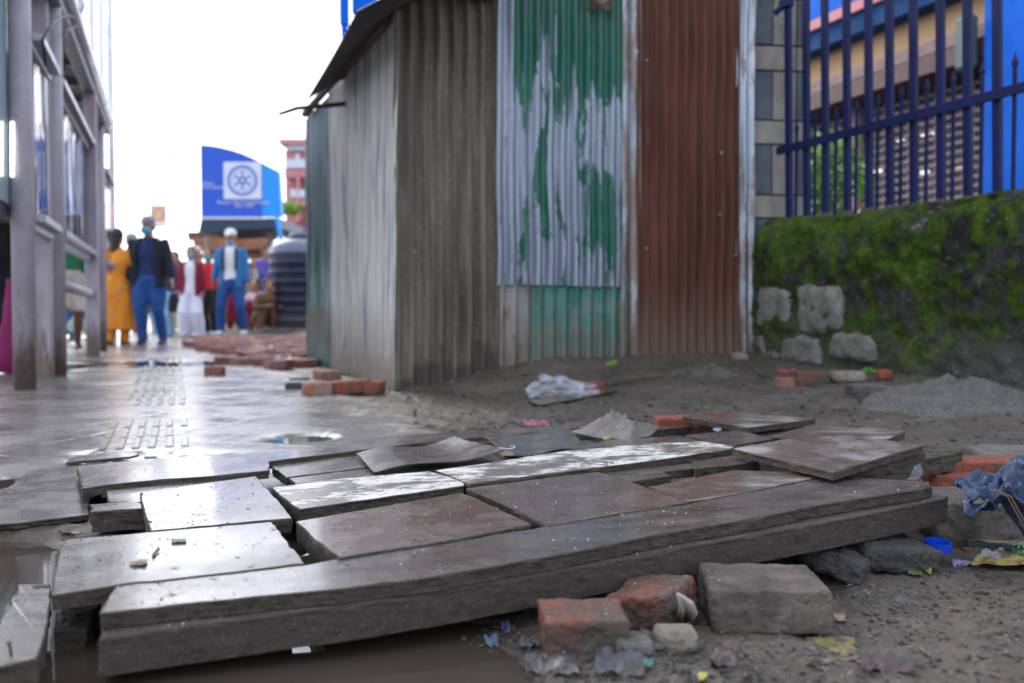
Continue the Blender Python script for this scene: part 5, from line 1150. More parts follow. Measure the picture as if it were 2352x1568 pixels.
cf = cloth('torn_cuff', [Pz(2205, 1150, .10), Pz(2270, 1160, .10), Pz(2300, 1180, .095), Pz(2215, 1178, .092)], 30, 36, .018, 9, jn, fold=None)
lining = cloth('pocket_lining', [Pz(2225, 1102, .125), Pz(2275, 1099, .125), Pz(2282, 1120, .12), Pz(2235, 1118, .12)], 20, 24, .008, 11, jn, plain((.22, .36, .36), .8, name='pale_teal_cotton'))
b = MB()
for off in (0, .006):
    q0, q1 = Pz(2275, 1125, .155), Pz(2352, 1225, .075); b.tube([q0+Vector((off, 0, 0)), (q0+q1)/2+Vector((off, 0, .026)), q1+Vector((off, 0, .010))], .0012, 5)
b.build('seam', STI, jn)
# small litter
SCR = None
def scrap(name, pix, mat, label, cat, lift=.0012, h=.004, seed=0, surf=None, n=14, group=None):
    P = [surf(x, y) if surf else Pg(x, y) for x, y in pix]; P = [p+Vector((0, 0, lift)) for p in P]
    k = random.Random(seed); a = [k.uniform(0, 6) for _ in range(4)]
    g_ = bil(P, n, n, lambda p, u, v: p+Vector((0, 0, h*.55*(abs(float(vnoise([p.x*55+a[0]], [p.y*55], seed=2)[0]))*1.6+abs(float(vnoise([p.x*130], [p.y*130+a[1]], seed=3)[0]))))))
    return tag(sheet(name, g_, .0008, mat if isinstance(mat, list) else [mat]), label, cat, group)
_lc = {}
def col(c, r=.4, nm='litter'):
    if (c, r, nm) in _lc: return _lc[(c, r, nm)]
    m = M(nm); n = m.noise(55, 5, .7); g = sum(c)/3; k = tuple(x*.62+g*.10 for x in c)
    base = m.mix(rng(m, m.noise(90, 4), 0, 1), tuple(x*.75 for x in k), tuple(x*1.2 for x in k)); base = m.mix(rng(m, n, 0, .9, .44, .60), base, (.07, .058, .045))
    _lc[(c, r, nm)] = m.set(base=base, rough=rng(m, n, r, .8), normal=m.bump(n, .3, .002)); return _lc[(c, r, nm)]
qf = lambda x, y: Q(x, y, .003)
GL = 'small scraps of litter'
scrap('wrapper', [(297, 1293), (340, 1287), (334, 1300), (300, 1301)], col((.42, .20, .12)), 'small orange-brown scrap on the lower left wet slab', 'scrap', surf=qf, group=GL, h=.003)
scrap('wrapper', [(393, 1241), (428, 1239), (427, 1247), (394, 1248)], col((.22, .32, .03)), 'small yellow-green scrap on the lower left wet slab', 'scrap', surf=qf, group=GL, h=.002)
scrap('wrapper', [(348, 1275), (364, 1262), (368, 1265), (352, 1280)], col((.03, .03, .04)), 'thin black sliver on the lower left wet slab', 'scrap', surf=qf, group=GL, h=.002)
scrap('wrapper', [(1366, 1067), (1392, 1061), (1412, 1066), (1388, 1073)], col((.16, .075, .05), .5), 'little rust-brown chip on the white painted board', 'scrap', surf=qf, group=GL, h=.002)
scrap('wrapper', [(1144, 1040), (1172, 1039), (1182, 1049), (1150, 1050)], col((.28, .14, .08), .5), 'little brown chip by the lifted corner of the bent sheet', 'scrap', surf=qf, group=GL, h=.003)
scrap('wrapper', [(1383, 1008), (1400, 1000), (1406, 1006), (1390, 1013)], col((.42, .40, .02)), 'little yellow scrap before the torn curled sheet', 'scrap', surf=qf, group=GL, h=.003)
scrap('wrapper', [(1637, 986), (1655, 984), (1658, 992), (1640, 993)], col((.25, .38, .55)), 'small pale blue scrap on the wedged orange brick', 'scrap', surf=lambda x, y: Pz(x, y, .116), group=GL)
# pink and yellow packet propped on the ledge
a_ = [Q(1458, 1271, -.028), Q(1484, 1268, -.028)]; pk_ = MB(); t_ = a_[1]+Vector((-.006, .004, .026)); pk_.prism([a_[0], a_[1], t_], (0, .0012, 0)); pko = pk_.build('torn_packet', col((.62, .05, .12), nm='pink_packet')); tag(pko, 'torn pink packet with a yellow edge standing on the ledge of the beam', 'packet')
pk_ = MB(); pk_.prism([a_[1]+Vector((0, -.001, 0)), a_[1]+Vector((-.0032, -.001, 0)), t_+Vector((-.002, -.001, 0)), t_+Vector((0, -.001, 0))], (0, .0008, 0)); pk_.build('yellow_edge', col((.72, .70, .02), nm='yellow_foil'), pko)
# white zip tie
b = MB(); pts = [Q(x, y, .006) for x, y in ((1126, 1026), (1150, 1029), (1172, 1031), (1183, 1027), (1178, 1022), (1172, 1025))]; b.tube(pts, .0013, 6); tag(b.build('white_string', plain((.6, .6, .58), .5, name='white_nylon'), smooth=True), 'short looped white string between the bent sheets', 'string')
b = MB()
for (p0, p1) in (((2097, 1100, .125), (2106, 1068, .155)),):
    a2, c2 = Pz(*p0), Pz(*p1); g_ = [[a2+Vector((-.010, 0, 0)), a2+Vector((.012, 0, 0))], [a2.lerp(c2, .5)+Vector((-.004, .004, 0)), a2.lerp(c2, .5)+Vector((.016, 0, 0))], [c2+Vector((-.002, 0, 0)), c2+Vector((.008, .004, .002))]]
tag(sheet('plastic_shred', g_, .0008, [PLS]), 'upright shred of clear plastic right of the big tilted tile', 'plastic shred')
# blue bottle cap
p = Pz(2164, 1262, .012); cp = MB(); n_ = 48; R0, R1, H_ = .0240, .0215, .0175; V = []
pz0 = .006
for k in range(n_):
    a = 2*math.pi*k/n_; ro = R0+(.0005 if k % 2 else 0)
    for (r_, z_) in ((ro, 0), (ro, H_), (R1, H_), (R1, .002)): V.append((p.x+r_*math.cos(a), p.y+.02+r_*math.sin(a), pz0+z_))
Fc = []
for k in range(n_):
    q = (k+1) % n_
    for j in range(3): Fc.append((4*k+j, 4*q+j, 4*q+j+1, 4*k+j+1))
Fc.append(tuple(4*k for k in range(n_))[::-1]); Fc.append(tuple(4*k+3 for k in range(n_)))
cp.add(V, Fc); o = cp.build('bottle_cap', plain((.005, .06, .55), .35, var=.08, name='blue_cap_plastic')); o.rotation_euler = (.12, .05, 0); tag(o, 'bright blue plastic bottle cap lying open side up', 'bottle cap')
# lettered tape and packet
tp = scrap('printed_tape', [(2194, 1248), (2400, 1262), (2400, 1274), (2196, 1253)], col((.42, .33, .10), nm='tan_tape'), 'narrow tan tape printed with dark letters beside the blue cap', 'tape', lift=.012, h=.004)
e0, e1 = Pz(2222, 1255, .022), Pz(2332, 1264, .022); ang = math.atan2(e1.y-e0.y, e1.x-e0.x)
text('lettering', 'CHRISTIANA', e0+Vector((0, -.002, .002)), 0, 0, .0165, plain((.02, .07, .08), .5, name='tape_ink'), tp, 'LEFT', rot=(rad(32), 0, ang))
yp = scrap('food_packet', [(2245, 1283), (2400, 1283), (2400, 1308), (2232, 1306)], col((.62, .46, .03), nm='yellow_foil'), 'yellow, white and green crumpled food packet at the right edge', 'packet', lift=.006, h=.006, seed=4)
g_ = bil([Pg(2258, 1284)+Vector((0, 0, .016)), Pg(2306, 1282)+Vector((0, 0, .018)), Pg(2300, 1300)+Vector((0, 0, .015)), Pg(2250, 1300)+Vector((0, 0, .014))], 6, 10, curl2); sheet('silver_panel', g_, .0006, [col((.45, .45, .46), .25, nm='silver_foil')], yp)
g_ = bil([Pg(2318, 1280)+Vector((0, 0, .019)), Pg(2345, 1280)+Vector((0, 0, .02)), Pg(2348, 1294)+Vector((0, 0, .018)), Pg(2328, 1290)+Vector((0, 0, .018))], 6, 10, curl2); sheet('green_leaf_print', g_, .0006, [col((.02, .25, .06), .35, nm='green_ink')], yp)
g_ = bil([Pg(2345, 1282)+Vector((0, 0, .019)), Pg(2400, 1282)+Vector((0, 0, .02)), Pg(2400, 1294)+Vector((0, 0, .018)), Pg(2350, 1292)+Vector((0, 0, .018))], 6, 10, curl2); sheet('white_panel', g_, .0006, [col((.65, .65, .62), .35, nm='white_foil')], yp)
# more litter on the mud
LIT = [((1780, 850, 1828, 860), (.60, .05, .12), 'crimson wrapper by the muddy brick at the foot of the wall', .02),
 ((1198, 968, 1262, 982), (.62, .08, .20), 'pink wrapper just behind the long back board', .012),
 ((1290, 972, 1345, 980), (.40, .05, .05), 'dull red shred left of the torn curled sheet', .006),
 ((1222, 985, 1262, 991), (.50, .50, .55), 'pale plastic shred near the pink wrapper', .006),
 ((905, 1004, 938, 1010), (.45, .52, .70), 'small pale blue shred at the edge of the wet paving', .004),
 ((2180, 1292, 2240, 1306), (.34, .32, .62), 'lilac plastic shred left of the yellow packet', .008),
 ((2085, 1310, 2118, 1326), (.20, .26, .01), 'yellow-green leaf left of the lilac shred', .006),
 ((2122, 1304, 2140, 1322), (.22, .30, .01), 'upright yellow-green leaf next to its twin', .01),
 ((1522, 1436, 1588, 1462), (.16, .05, .055), 'maroon wrapper folded on the yellowish stone', .016),
 ((1862, 1436, 1908, 1450), (.58, .05, .08), 'small red and green wrapper right of the concrete block', .006),
 ((1912, 1412, 1942, 1432), (.50, .27, .16), 'tan paper scrap right of the concrete block', .005),
 ((1845, 1466, 1975, 1520), (.36, .29, .04), 'flat yellow lacy patch in the foreground mud', .003),
 ((1975, 1502, 2100, 1552), (.10, .06, .055), 'brown dead leaf in the bottom right mud', .012),
 ((1630, 1500, 1690, 1540), (.07, .03, .03), 'dark curled leaf at the bottom below the yellowish stone', .015),
 ((2070, 1534, 2092, 1550), (.60, .04, .08), 'tiny crimson bit beside the brown dead leaf', .004),
 ((1598, 1555, 1625, 1570), (.70, .62, .02), 'bright yellow bit at the bottom edge', .008),
 ((1190, 1480, 1240, 1500), (.10, .12, .18), 'bluish crumpled film left of the orange-red brick', .015),
 ((1110, 1470, 1145, 1492), (.10, .24, .42), 'blue shred at the water edge below the beam', .012),
 ((1150, 1440, 1172, 1458), (.02, .06, .28), 'dark blue scrap under the beam', .012),
 ((1195, 1510, 1330, 1560), (.085, .085, .10), 'greyish film sheet in the bottom centre litter', .014),
 ((1480, 1478, 1530, 1500), (.10, .10, .10), 'dark film behind the yellowish stone', .01),
 ((1370, 1475, 1420, 1500), (.03, .30, .28), 'teal strip below the orange-red brick', .006),
 ((1450, 1515, 1500, 1540), (.03, .30, .28), 'second teal strip lower down, near the bottom edge', .006),
 ((1265, 1490, 1300, 1540), (.36, .28, .26), 'pale pink limp ribbon below the orange-red brick', .012),
 ((1360, 1500, 1480, 1560), (.08, .08, .105), 'lilac-grey film heap below the brick', .022),
 ((1020, 1468, 1070, 1484), (.20, .20, .22), 'grey film at the left tip of the litter bank', .01),
 ((1070, 1530, 1110, 1548), (.25, .27, .32), 'whitish bit at the edge of the brown water', .008),
 ((2235, 1360, 2275, 1366), (.05, .035, .03), 'short dark twig in the right foreground mud', .004),
 ((150, 1428, 178, 1444), (.02, .20, .42), 'bright blue scrap in the water of the left gap', .014),
 ((160, 1226, 200, 1232), (.45, .25, .08), 'tan stub at the far edge of the lower left slab', .006),
 ((130, 1218, 172, 1226), (.02, .02, .02), 'black shiny disc in the left mud', .004),
 ((1600, 1012, 1660, 1006), (.07, .065, .065), 'thin dark splinter on the back boards', .004)]
for i, ((x0, y0, x1, y1), c, lb, h_) in enumerate(LIT):
    y0, y1 = min(y0, y1), max(y0, y1); k = random.Random(i); d = (x1-x0)*.12; h_ = min(h_, .011)
    if i == 31: sf = qf
    elif x0 < 200: sf = lambda x, y: Pz(x, y, .004)
    else: sf = None
    scrap('litter_scrap', [(x0+k.uniform(0, d), y0+k.uniform(0, 2)), (x1-k.uniform(0, d), y0+k.uniform(0, 3)), (x1, y1), (x0+k.uniform(0, d*2), y1-k.uniform(0, 3))], col(c), lb, 'litter', h=h_, seed=i, surf=sf, n=18, group=GL)
# limp rag hanging on the muddy brick
b = MB()
for k in range(16):
    x = 1562+k*2.2; p0 = Pz(x-6, 1362+k*1.5, .058); p1 = Pz(x+RNG.uniform(-10, 6), 1418+RNG.uniform(-6, 14), .012); b.tube([p0, p0.lerp(p1, .5)+Vector((.003, -.012, .004)), p1], [.003, .0042, .0015], 5)
tag(b.build('frayed_rag', plain((.30, .25, .22), .8, name='grey_rag'), smooth=True), 'frayed beige rag hanging between the muddy brick and the concrete block', 'rag')
# pebbles and grit: more than anyone could count
bm = bmesh.new(); bmesh.ops.create_icosphere(bm, subdivisions=1, radius=1); IV = np.array([tuple(v.co) for v in bm.verts]); IF = [[v.index for v in f.verts] for f in bm.faces]; bm.free()
def pebbles(name, regions, mats, label, maxr=.012):
    V = []; Fc = []; mi = []
    for (x0, y0, x1, y1, n, r0, r1) in regions:
        for _ in range(n):
            x, y = RNG.uniform(x0, x1), RNG.uniform(y0, y1); p = Pz(x, y, .03); z = GR(p.x, p.y) if True else 0
            r = r0+(r1-r0)*RNG.random()**3; sc_ = np.array([1, RNG.uniform(.6, 1), RNG.uniform(.4, .8)])*r
            P = IV*(1+.25*RNG.normal(size=(len(IV), 1)))*sc_; a = RNG.uniform(0, 6.3); P = np.stack([P[:, 0]*math.cos(a)-P[:, 1]*math.sin(a), P[:, 0]*math.sin(a)+P[:, 1]*math.cos(a), P[:, 2]], 1)+np.array([p.x, p.y, z+r*.15])
            i = len(V)*1; base = sum(len(v) for v in V[-0:]) if False else None
            V.append(P); Fc.append(RNG.integers(0, len(mats)))
    nV = len(IV); allV = np.concatenate(V); allF = []; 
    for k in range(len(V)):
        allF += [tuple(k*nV+i for i in f) for f in IF]; mi += [int(Fc[k])]*len(IF)
    o = mesh(name, allV, allF, mats, mi=mi); return tag(o, label, None, None, 'stuff')
pebbles('gravel', [(950, 900, 1560, 975, 550, .003, .013), (1100, 950, 1500, 985, 420, .003, .017), (1500, 870, 2352, 960, 500, .003, .016), (1250, 820, 1760, 860, 350, .004, .02), (2050, 930, 2352, 1060, 250, .003, .012), (1900, 1330, 2352, 1560, 500, .001, .006), (1000, 1440, 1900, 1568, 1100, .001, .007), (920, 870, 1250, 910, 180, .004, .018), (1730, 850, 2100, 885, 200, .004, .02), (1950, 1240, 2352, 1340, 300, .001, .006)],
        [STONE, DARKST, STONE, DARKST, mk_concrete('brown_pebble', (.13, .10, .075), (.06, .045, .035))], 'loose dark and grey pebbles scattered over the mud')
b = MB()
for _ in range(900):                                  # twigs, straw and chips
    k = RNG.random()
    if k < .35: x, y = RNG.uniform(980, 1900), RNG.uniform(1440, 1568)
    elif k < .6: x, y = RNG.uniform(1880, 2352), RNG.uniform(1290, 1560)
    elif k < .85: x, y = RNG.uniform(1000, 2200), RNG.uniform(860, 980)
    else: x, y = RNG.uniform(1300, 2100), RNG.uniform(820, 880)
    p = Pg(x, y); L_ = RNG.uniform(.003, .013)*(1 if y > 1200 else 2.5); a = RNG.uniform(0, 6.3); d = Vector((math.cos(a), math.sin(a), RNG.uniform(-.2, .3)))*L_; wv = Vector((-math.sin(a), math.cos(a), RNG.uniform(-.5, .5)))*L_*RNG.uniform(.06, .35); q = p+Vector((0, 0, .002+L_*.15))
    b.add([q-d, q+wv, q+d, q-wv], [(0, 1, 2, 3)], int(RNG.integers(0, 4)))
o = b.build('straw_and_chips', [plain((.12, .09, .065), .8, name='straw'), plain((.05, .04, .035), .7, name='dark_chip'), plain((.15, .135, .12), .8, name='paper_chip'), plain((.10, .06, .045), .8, name='leaf_chip')]); tag(o, 'bits of straw, bark and chips strewn over the mud', None, None, 'stuff')
# grit and droplets lying on the boards
V = []; b = MB()
# grit and straw lying on the boards themselves (dropped straight down onto whatever is below)
bpy.context.view_layer.update(); dg_ = bpy.context.evaluated_depsgraph_get()
bm = bmesh.new(); bmesh.ops.create_icosphere(bm, subdivisions=1, radius=1); I1 = np.array([tuple(v.co) for v in bm.verts]); I1F = [[v.index for v in f.verts] for f in bm.faces]; bm.free()
GV = []; GF = []; GM = []
def drop(P):
    hit, loc, nrm, idx, ob, mt = SC.ray_cast(dg_, Vector((P.x, P.y, .6)), Vector((0, 0, -1))); return loc if hit and nrm.z > .5 else None
for _ in range(5200):
    x, y = RNG.uniform(130, 2140), RNG.uniform(960, 1400); P = Q(x, y)
    if float(fbm([P.x*5], [P.y*5], seed=91, octv=3)[0])+RNG.uniform(-.5, .5) < .05: continue
    l_ = drop(P)
    if l_ is None or l_.z < .045: continue
    r = .00045+.0013*RNG.random()**3; k = len(GV)*len(I1)
    GV.append(I1*(1+.3*RNG.normal(size=(len(I1), 1)))*r*np.array([1.2, 1, .7])+np.array(tuple(l_))+np.array([0, 0, r*.3])); GF += [tuple(k+i for i in f) for f in I1F]; GM += [int(RNG.choice([0, 0, 1, 1, 2]))]*len(I1F)
o = mesh('grit', np.concatenate(GV), GF, [plain((.42, .40, .37), .5, name='light_grit'), plain((.04, .033, .028), .7, name='dark_grit'), plain((.20, .17, .14), .6, name='brown_grit')], mi=GM); tag(o, 'pale and dark grit sprinkled over the boards', None, None, 'stuff')
b = MB()
for _ in range(420):
    P = Q(RNG.uniform(130, 2140), RNG.uniform(960, 1400)); l_ = drop(P)
    if l_ is None or l_.z < .045: continue
    a_ = RNG.uniform(0, 6.3); L_ = RNG.uniform(.002, .010); d_ = Vector((math.cos(a_), math.sin(a_), 0))*L_; w_2 = Vector((-math.sin(a_), math.cos(a_), 0))*L_*RNG.uniform(.08, .3); q = l_+Vector((0, 0, .0009))
    b.add([q-d_, q+w_2, q+d_+Vector((0, 0, .0008)), q-w_2], [(0, 1, 2, 3)], int(RNG.integers(0, 2)))
o = b.build('chips', [plain((.035, .03, .025), .7, name='dark_chip'), plain((.16, .11, .07), .8, name='straw')]); tag(o, 'little dark chips and straw on the boards', None, None, 'stuff')
# weeds at the wall foot
for i, (x, y, r_) in enumerate(((1495+500, 858, .035), (2300, 878, .03), (2122-20, 852, .025), (1415-10, 838, .03), (1175, 872, .02))):
    p = Pg(x, y); o = leafy('weed', (p.x, p.y, p.z+r_*.4), r_, 60, LEAF, None, None, .012, None, .6)
    tag(o, ['tiny green weed beside the tan stone', 'tiny green weed behind the sand heap', 'tiny green weed at the wall foot left of the sand heap', 'tiny green weed under the green lower sheet', 'tiny green weed under the grey sheet'][i], 'weed', 'weeds at the foot of the walls')
# ---------------------------------------------------------------- water tank and the raised red pavers
YTK = 18.5; tc = PY(690, 760, YTK); Rk = 70*YTK/F; zt0 = PY(690, 752, YTK).z; zt1 = PY(690, 580, YTK).z
tank = thing('water_tank', 'dark ribbed plastic water tank on a low concrete base left of the shack', 'water tank', (tc.x, YTK, -.03))
def mk_tank():
    m = M('dusty_navy_sky_sheen'); z = m.sep()[2]; n = m.noise(4, 6, .7); k = m.math('ADD', z, m.math('MULTIPLY', m.math('SUBTRACT', n, .5), .4))
    base = m.mix(rng(m, n, 0, 1, .35, .65), (.010, .014, .036), (.026, .034, .068)); base = m.mix(rng(m, k, .7, 0, .05, .5), base, (.19, .17, .16)); base = m.mix(rng(m, z, 0, .55, 1.35, 1.6), base, (.20, .24, .32))  # dust at the foot; the paler dome is sky reflection put into the colour
    return m.set(base=base, rough=.38, normal=m.bump(m.noise(30), .1, .003))
def lathe(name, prof, c, mat, parent, n=48):
    V = []; 
    for (r_, z) in prof:
        for k in range(n): a = 2*math.pi*k/n; V.append((c[0]+r_*math.cos(a), c[1]+r_*math.sin(a), z))
    Fc = [(i*n+k, i*n+(k+1) % n, (i+1)*n+(k+1) % n, (i+1)*n+k) for i in range(len(prof)-1) for k in range(n)]+[tuple(range(n))[::-1], tuple((len(prof)-1)*n+k for k in range(n))]
    return mesh(name, V, Fc, mat, parent, smooth=True)
pr = []; nb = 8
for i in range(nb):
    za, zb2 = zt0+(zt1-zt0)*i/nb, zt0+(zt1-zt0)*(i+1)/nb; h = zb2-za
    pr += [(Rk*.99, za+h*.04), (Rk*.99, za+h*.80), (Rk*1.012, za+h*.86), (Rk*1.012, za+h*.94), (Rk*.99, za+h*.99)]
zd = PY(690, 549, YTK).z
for k in range(1, 9):
    a = math.pi/2*k/8; pr.append((Rk*(.36+.62*math.cos(a)), zt1+(zd-zt1)*math.sin(a)))
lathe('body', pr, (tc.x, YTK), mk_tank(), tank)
lathe('lid', [(Rk*.36, zd-.005), (Rk*.38, zd+.01), (Rk*.38, zd+.07), (Rk*.30, zd+.10), (.02, zd+.11)], (tc.x, YTK), plain((.03, .035, .06), .4, name='tank_lid'), tank)
b = MB(); b.box((tc.x, YTK, (zt0-.03)/2), (Rk*2.15, Rk*2.15, zt0+.03), bev=.02); b.build('concrete_base', CONC, tank)
# red pavers: many loose blocks on a raised bed
bedp = [(428, 786), (452, 775), (560, 768), (714, 763), (714, 828), (640, 828), (585, 826), (540, 812), (480, 800)]
def Pr(x, y, z=.03): return Pz(x, y, z)
bed = slab('paver_bed', [Pr(x, y, .015) for x, y in bedp], .07, plain((.085, .06, .05), .5, name='wet_bed'), MS, seed=70, ds=.08, rough=.01, bev=.01); tag(bed, kind='structure')
pv = {}
hexo = []
for dx_ in np.arange(-14, 15):
    for dy_ in np.arange(0, 34):
        c = Pz(600, 826, .03)+R*(dx_*.25+(dy_ % 2)*.125)+U*(dy_*.20); 
        # inside test in picture polygon of the bed, done in plan
        poly = [Pr(x, y, .03) for x, y in bedp]; ins = False; j = len(poly)-1
        for i in range(len(poly)):
            if (poly[i].y > c.y) != (poly[j].y > c.y) and c.x < (poly[j].x-poly[i].x)*(c.y-poly[i].y)/(poly[j].y-poly[i].y)+poly[i].x: ins = not ins
            j = i
        if ins: hexo.append(c)
hexo.sort(key=lambda c: c.y); hexo = hexo[:230]
b = MB(); n_ = 6; pr6 = []
top = [(.118*math.cos(math.pi*k/3+.5)*1.02, .095*math.sin(math.pi*k/3+.5)*1.05) for k in range(6)]
b.add([(x*.93, y*.93, .062) for x, y in top]+[(x, y, .054) for x, y in top]+[(x, y, 0) for x, y in top], [tuple(range(6))]+[(k+6*r_, 6*(r_+1)+k, 6*(r_+1)+(k+1) % 6, (k+1) % 6+6*r_) for r_ in (0, 1) for k in range(6)])
p0 = fixn(mesh('red_paver', b.v, b.f, PAVER, loc=(0, 0, 0)))
tag(p0, 'red interlocking paving block on the raised patch beside the water tank', 'paving block', 'red paving blocks on the raised patch')
PAV_W = PAVER.copy(); PAV_W.node_tree.nodes['Principled BSDF'].inputs['Coat Weight'].default_value = .6
p0.data.materials[0] = PAV_W
for i, c in enumerate(hexo):
    o = p0 if i == 0 else p0.copy()
    if i: COL.objects.link(o)
    o.location = (c.x+RNG.normal()*.008, c.y+RNG.normal()*.008, -.01+RNG.uniform(0, .018)); o.rotation_euler = (RNG.normal()*.035, RNG.normal()*.035, TH+RNG.normal()*.05)
for i, (x, y, r_) in enumerate(((520, 826, .3), (560, 836, -.2), (612, 838, .1), (660, 840, .5), (700, 842, .2), (640, 846, -.4))):
    p = Pz(x, y, 0); o = p0.copy(); COL.objects.link(o); o.location = (p.x, p.y, GR(p.x, p.y)+.002); o.rotation_euler = (.05, -.04, r_)
    o['label'] = 'red interlocking paving block fallen loose in front of the raised patch'; o['group'] = 'fallen red paving blocks'

# ---------------------------------------------------------------- people
HK = 1.15                                            # head size
def ell(p, a, b2, c, n=10):
    a, b2, c = a*HK, b2*HK, c*HK
    V = []; Fc = []
    for i in range(n+1):
        th = math.pi*i/n
        for k in range(2*n): ph = math.pi*k/n; V.append((p[0]+a*math.sin(th)*math.cos(ph), p[1]+b2*math.sin(th)*math.sin(ph), p[2]+c*math.cos(th)))
    for i in range(n):
        for k in range(2*n): k2 = (k+1) % (2*n); Fc.append((i*2*n+k, (i+1)*2*n+k, (i+1)*2*n+k2, i*2*n+k2))
    return V, Fc
def limb(b, pts, rx, ry=None, n=14, side=(1, 0, 0)):
    pts = [Vector(p) for p in pts]; ry = ry or rx; V = []; Fc = []
    for i, p in enumerate(pts):
        d = (pts[min(i+1, len(pts)-1)]-pts[max(i-1, 0)]).normalized(); s_ = Vector(side); s_ = (s_-d*s_.dot(d))
        if s_.length < .05: s_ = Vector((0, 1, 0))-d*d.y
        s_.normalize(); f_ = d.cross(s_).normalized()
        for k in range(n): a = 2*math.pi*k/n; V.append(p+s_*(rx[i]*math.cos(a))+f_*(ry[i]*math.sin(a)))
    m_ = len(pts); Fc = [(i*n+k, i*n+(k+1) % n, (i+1)*n+(k+1) % n, (i+1)*n+k) for i in range(m_-1) for k in range(n)]+[tuple(range(n))[::-1], tuple((m_-1)*n+k for k in range(n))]
    b.add(V, Fc)
def vox(name, b, mat, parent, size, smooth=2, xf=None, wob=0.0, seed=0):
    V = np.array([tuple(v) for v in b.v]); me_ = bpy.data.meshes.new('tmp'); me_.from_pydata(V.tolist(), [], b.f); o = bpy.data.objects.new('tmp', me_); COL.objects.link(o); fixn(o)
    md = o.modifiers.new('r', 'REMESH'); md.mode = 'VOXEL'; md.voxel_size = size; md.use_smooth_shade = True
    if smooth: ms_ = o.modifiers.new('s', 'SMOOTH'); ms_.iterations = smooth; ms_.factor = .5
    dg = bpy.context.evaluated_depsgraph_get(); m2 = bpy.data.meshes.new_from_object(o.evaluated_get(dg)); bpy.data.objects.remove(o)
    n_ = len(m2.vertices); co = np.empty(n_*3); m2.vertices.foreach_get('co', co); co = co.reshape(-1, 3)
    if wob:
        nn = np.empty(n_*3); m2.vertices.foreach_get('normal', nn); nn = nn.reshape(-1, 3)
        co = co+nn*(wob*fbm(co[:, 0]*9+seed, co[:, 1]*9, co[:, 2]*5, seed=seed, octv=3))[:, None]
    co = xf(co); m2.vertices.foreach_set('co', co.ravel()); m2.name = name; m2.materials.clear(); m2.materials.append(mat); m2.update()
    ob = bpy.data.objects.new(name, m2); COL.objects.link(ob); ob.parent = parent
    for p in m2.polygons: p.use_smooth = True
    return ob
def ik(a, c, l1, l2, pole):
    a, c = Vector(a), Vector(c); d = c-a; L_ = min(d.length, (l1+l2)*.999); d.normalize(); x = (l1*l1-l2*l2+L_*L_)/(2*L_); h = math.sqrt(max(0, l1*l1-x*x)); pl = Vector(pole); pl = (pl-d*pl.dot(d)).normalized(); return a+d*x+pl*h, a+d*L_
SKIN = {}
def skin(c):
    if c not in SKIN: SKIN[c] = plain(c, .5, var=.08, name='skin')
    return SKIN[c]
HAIRM = plain((.012, .010, .010), .5, name='black_hair')
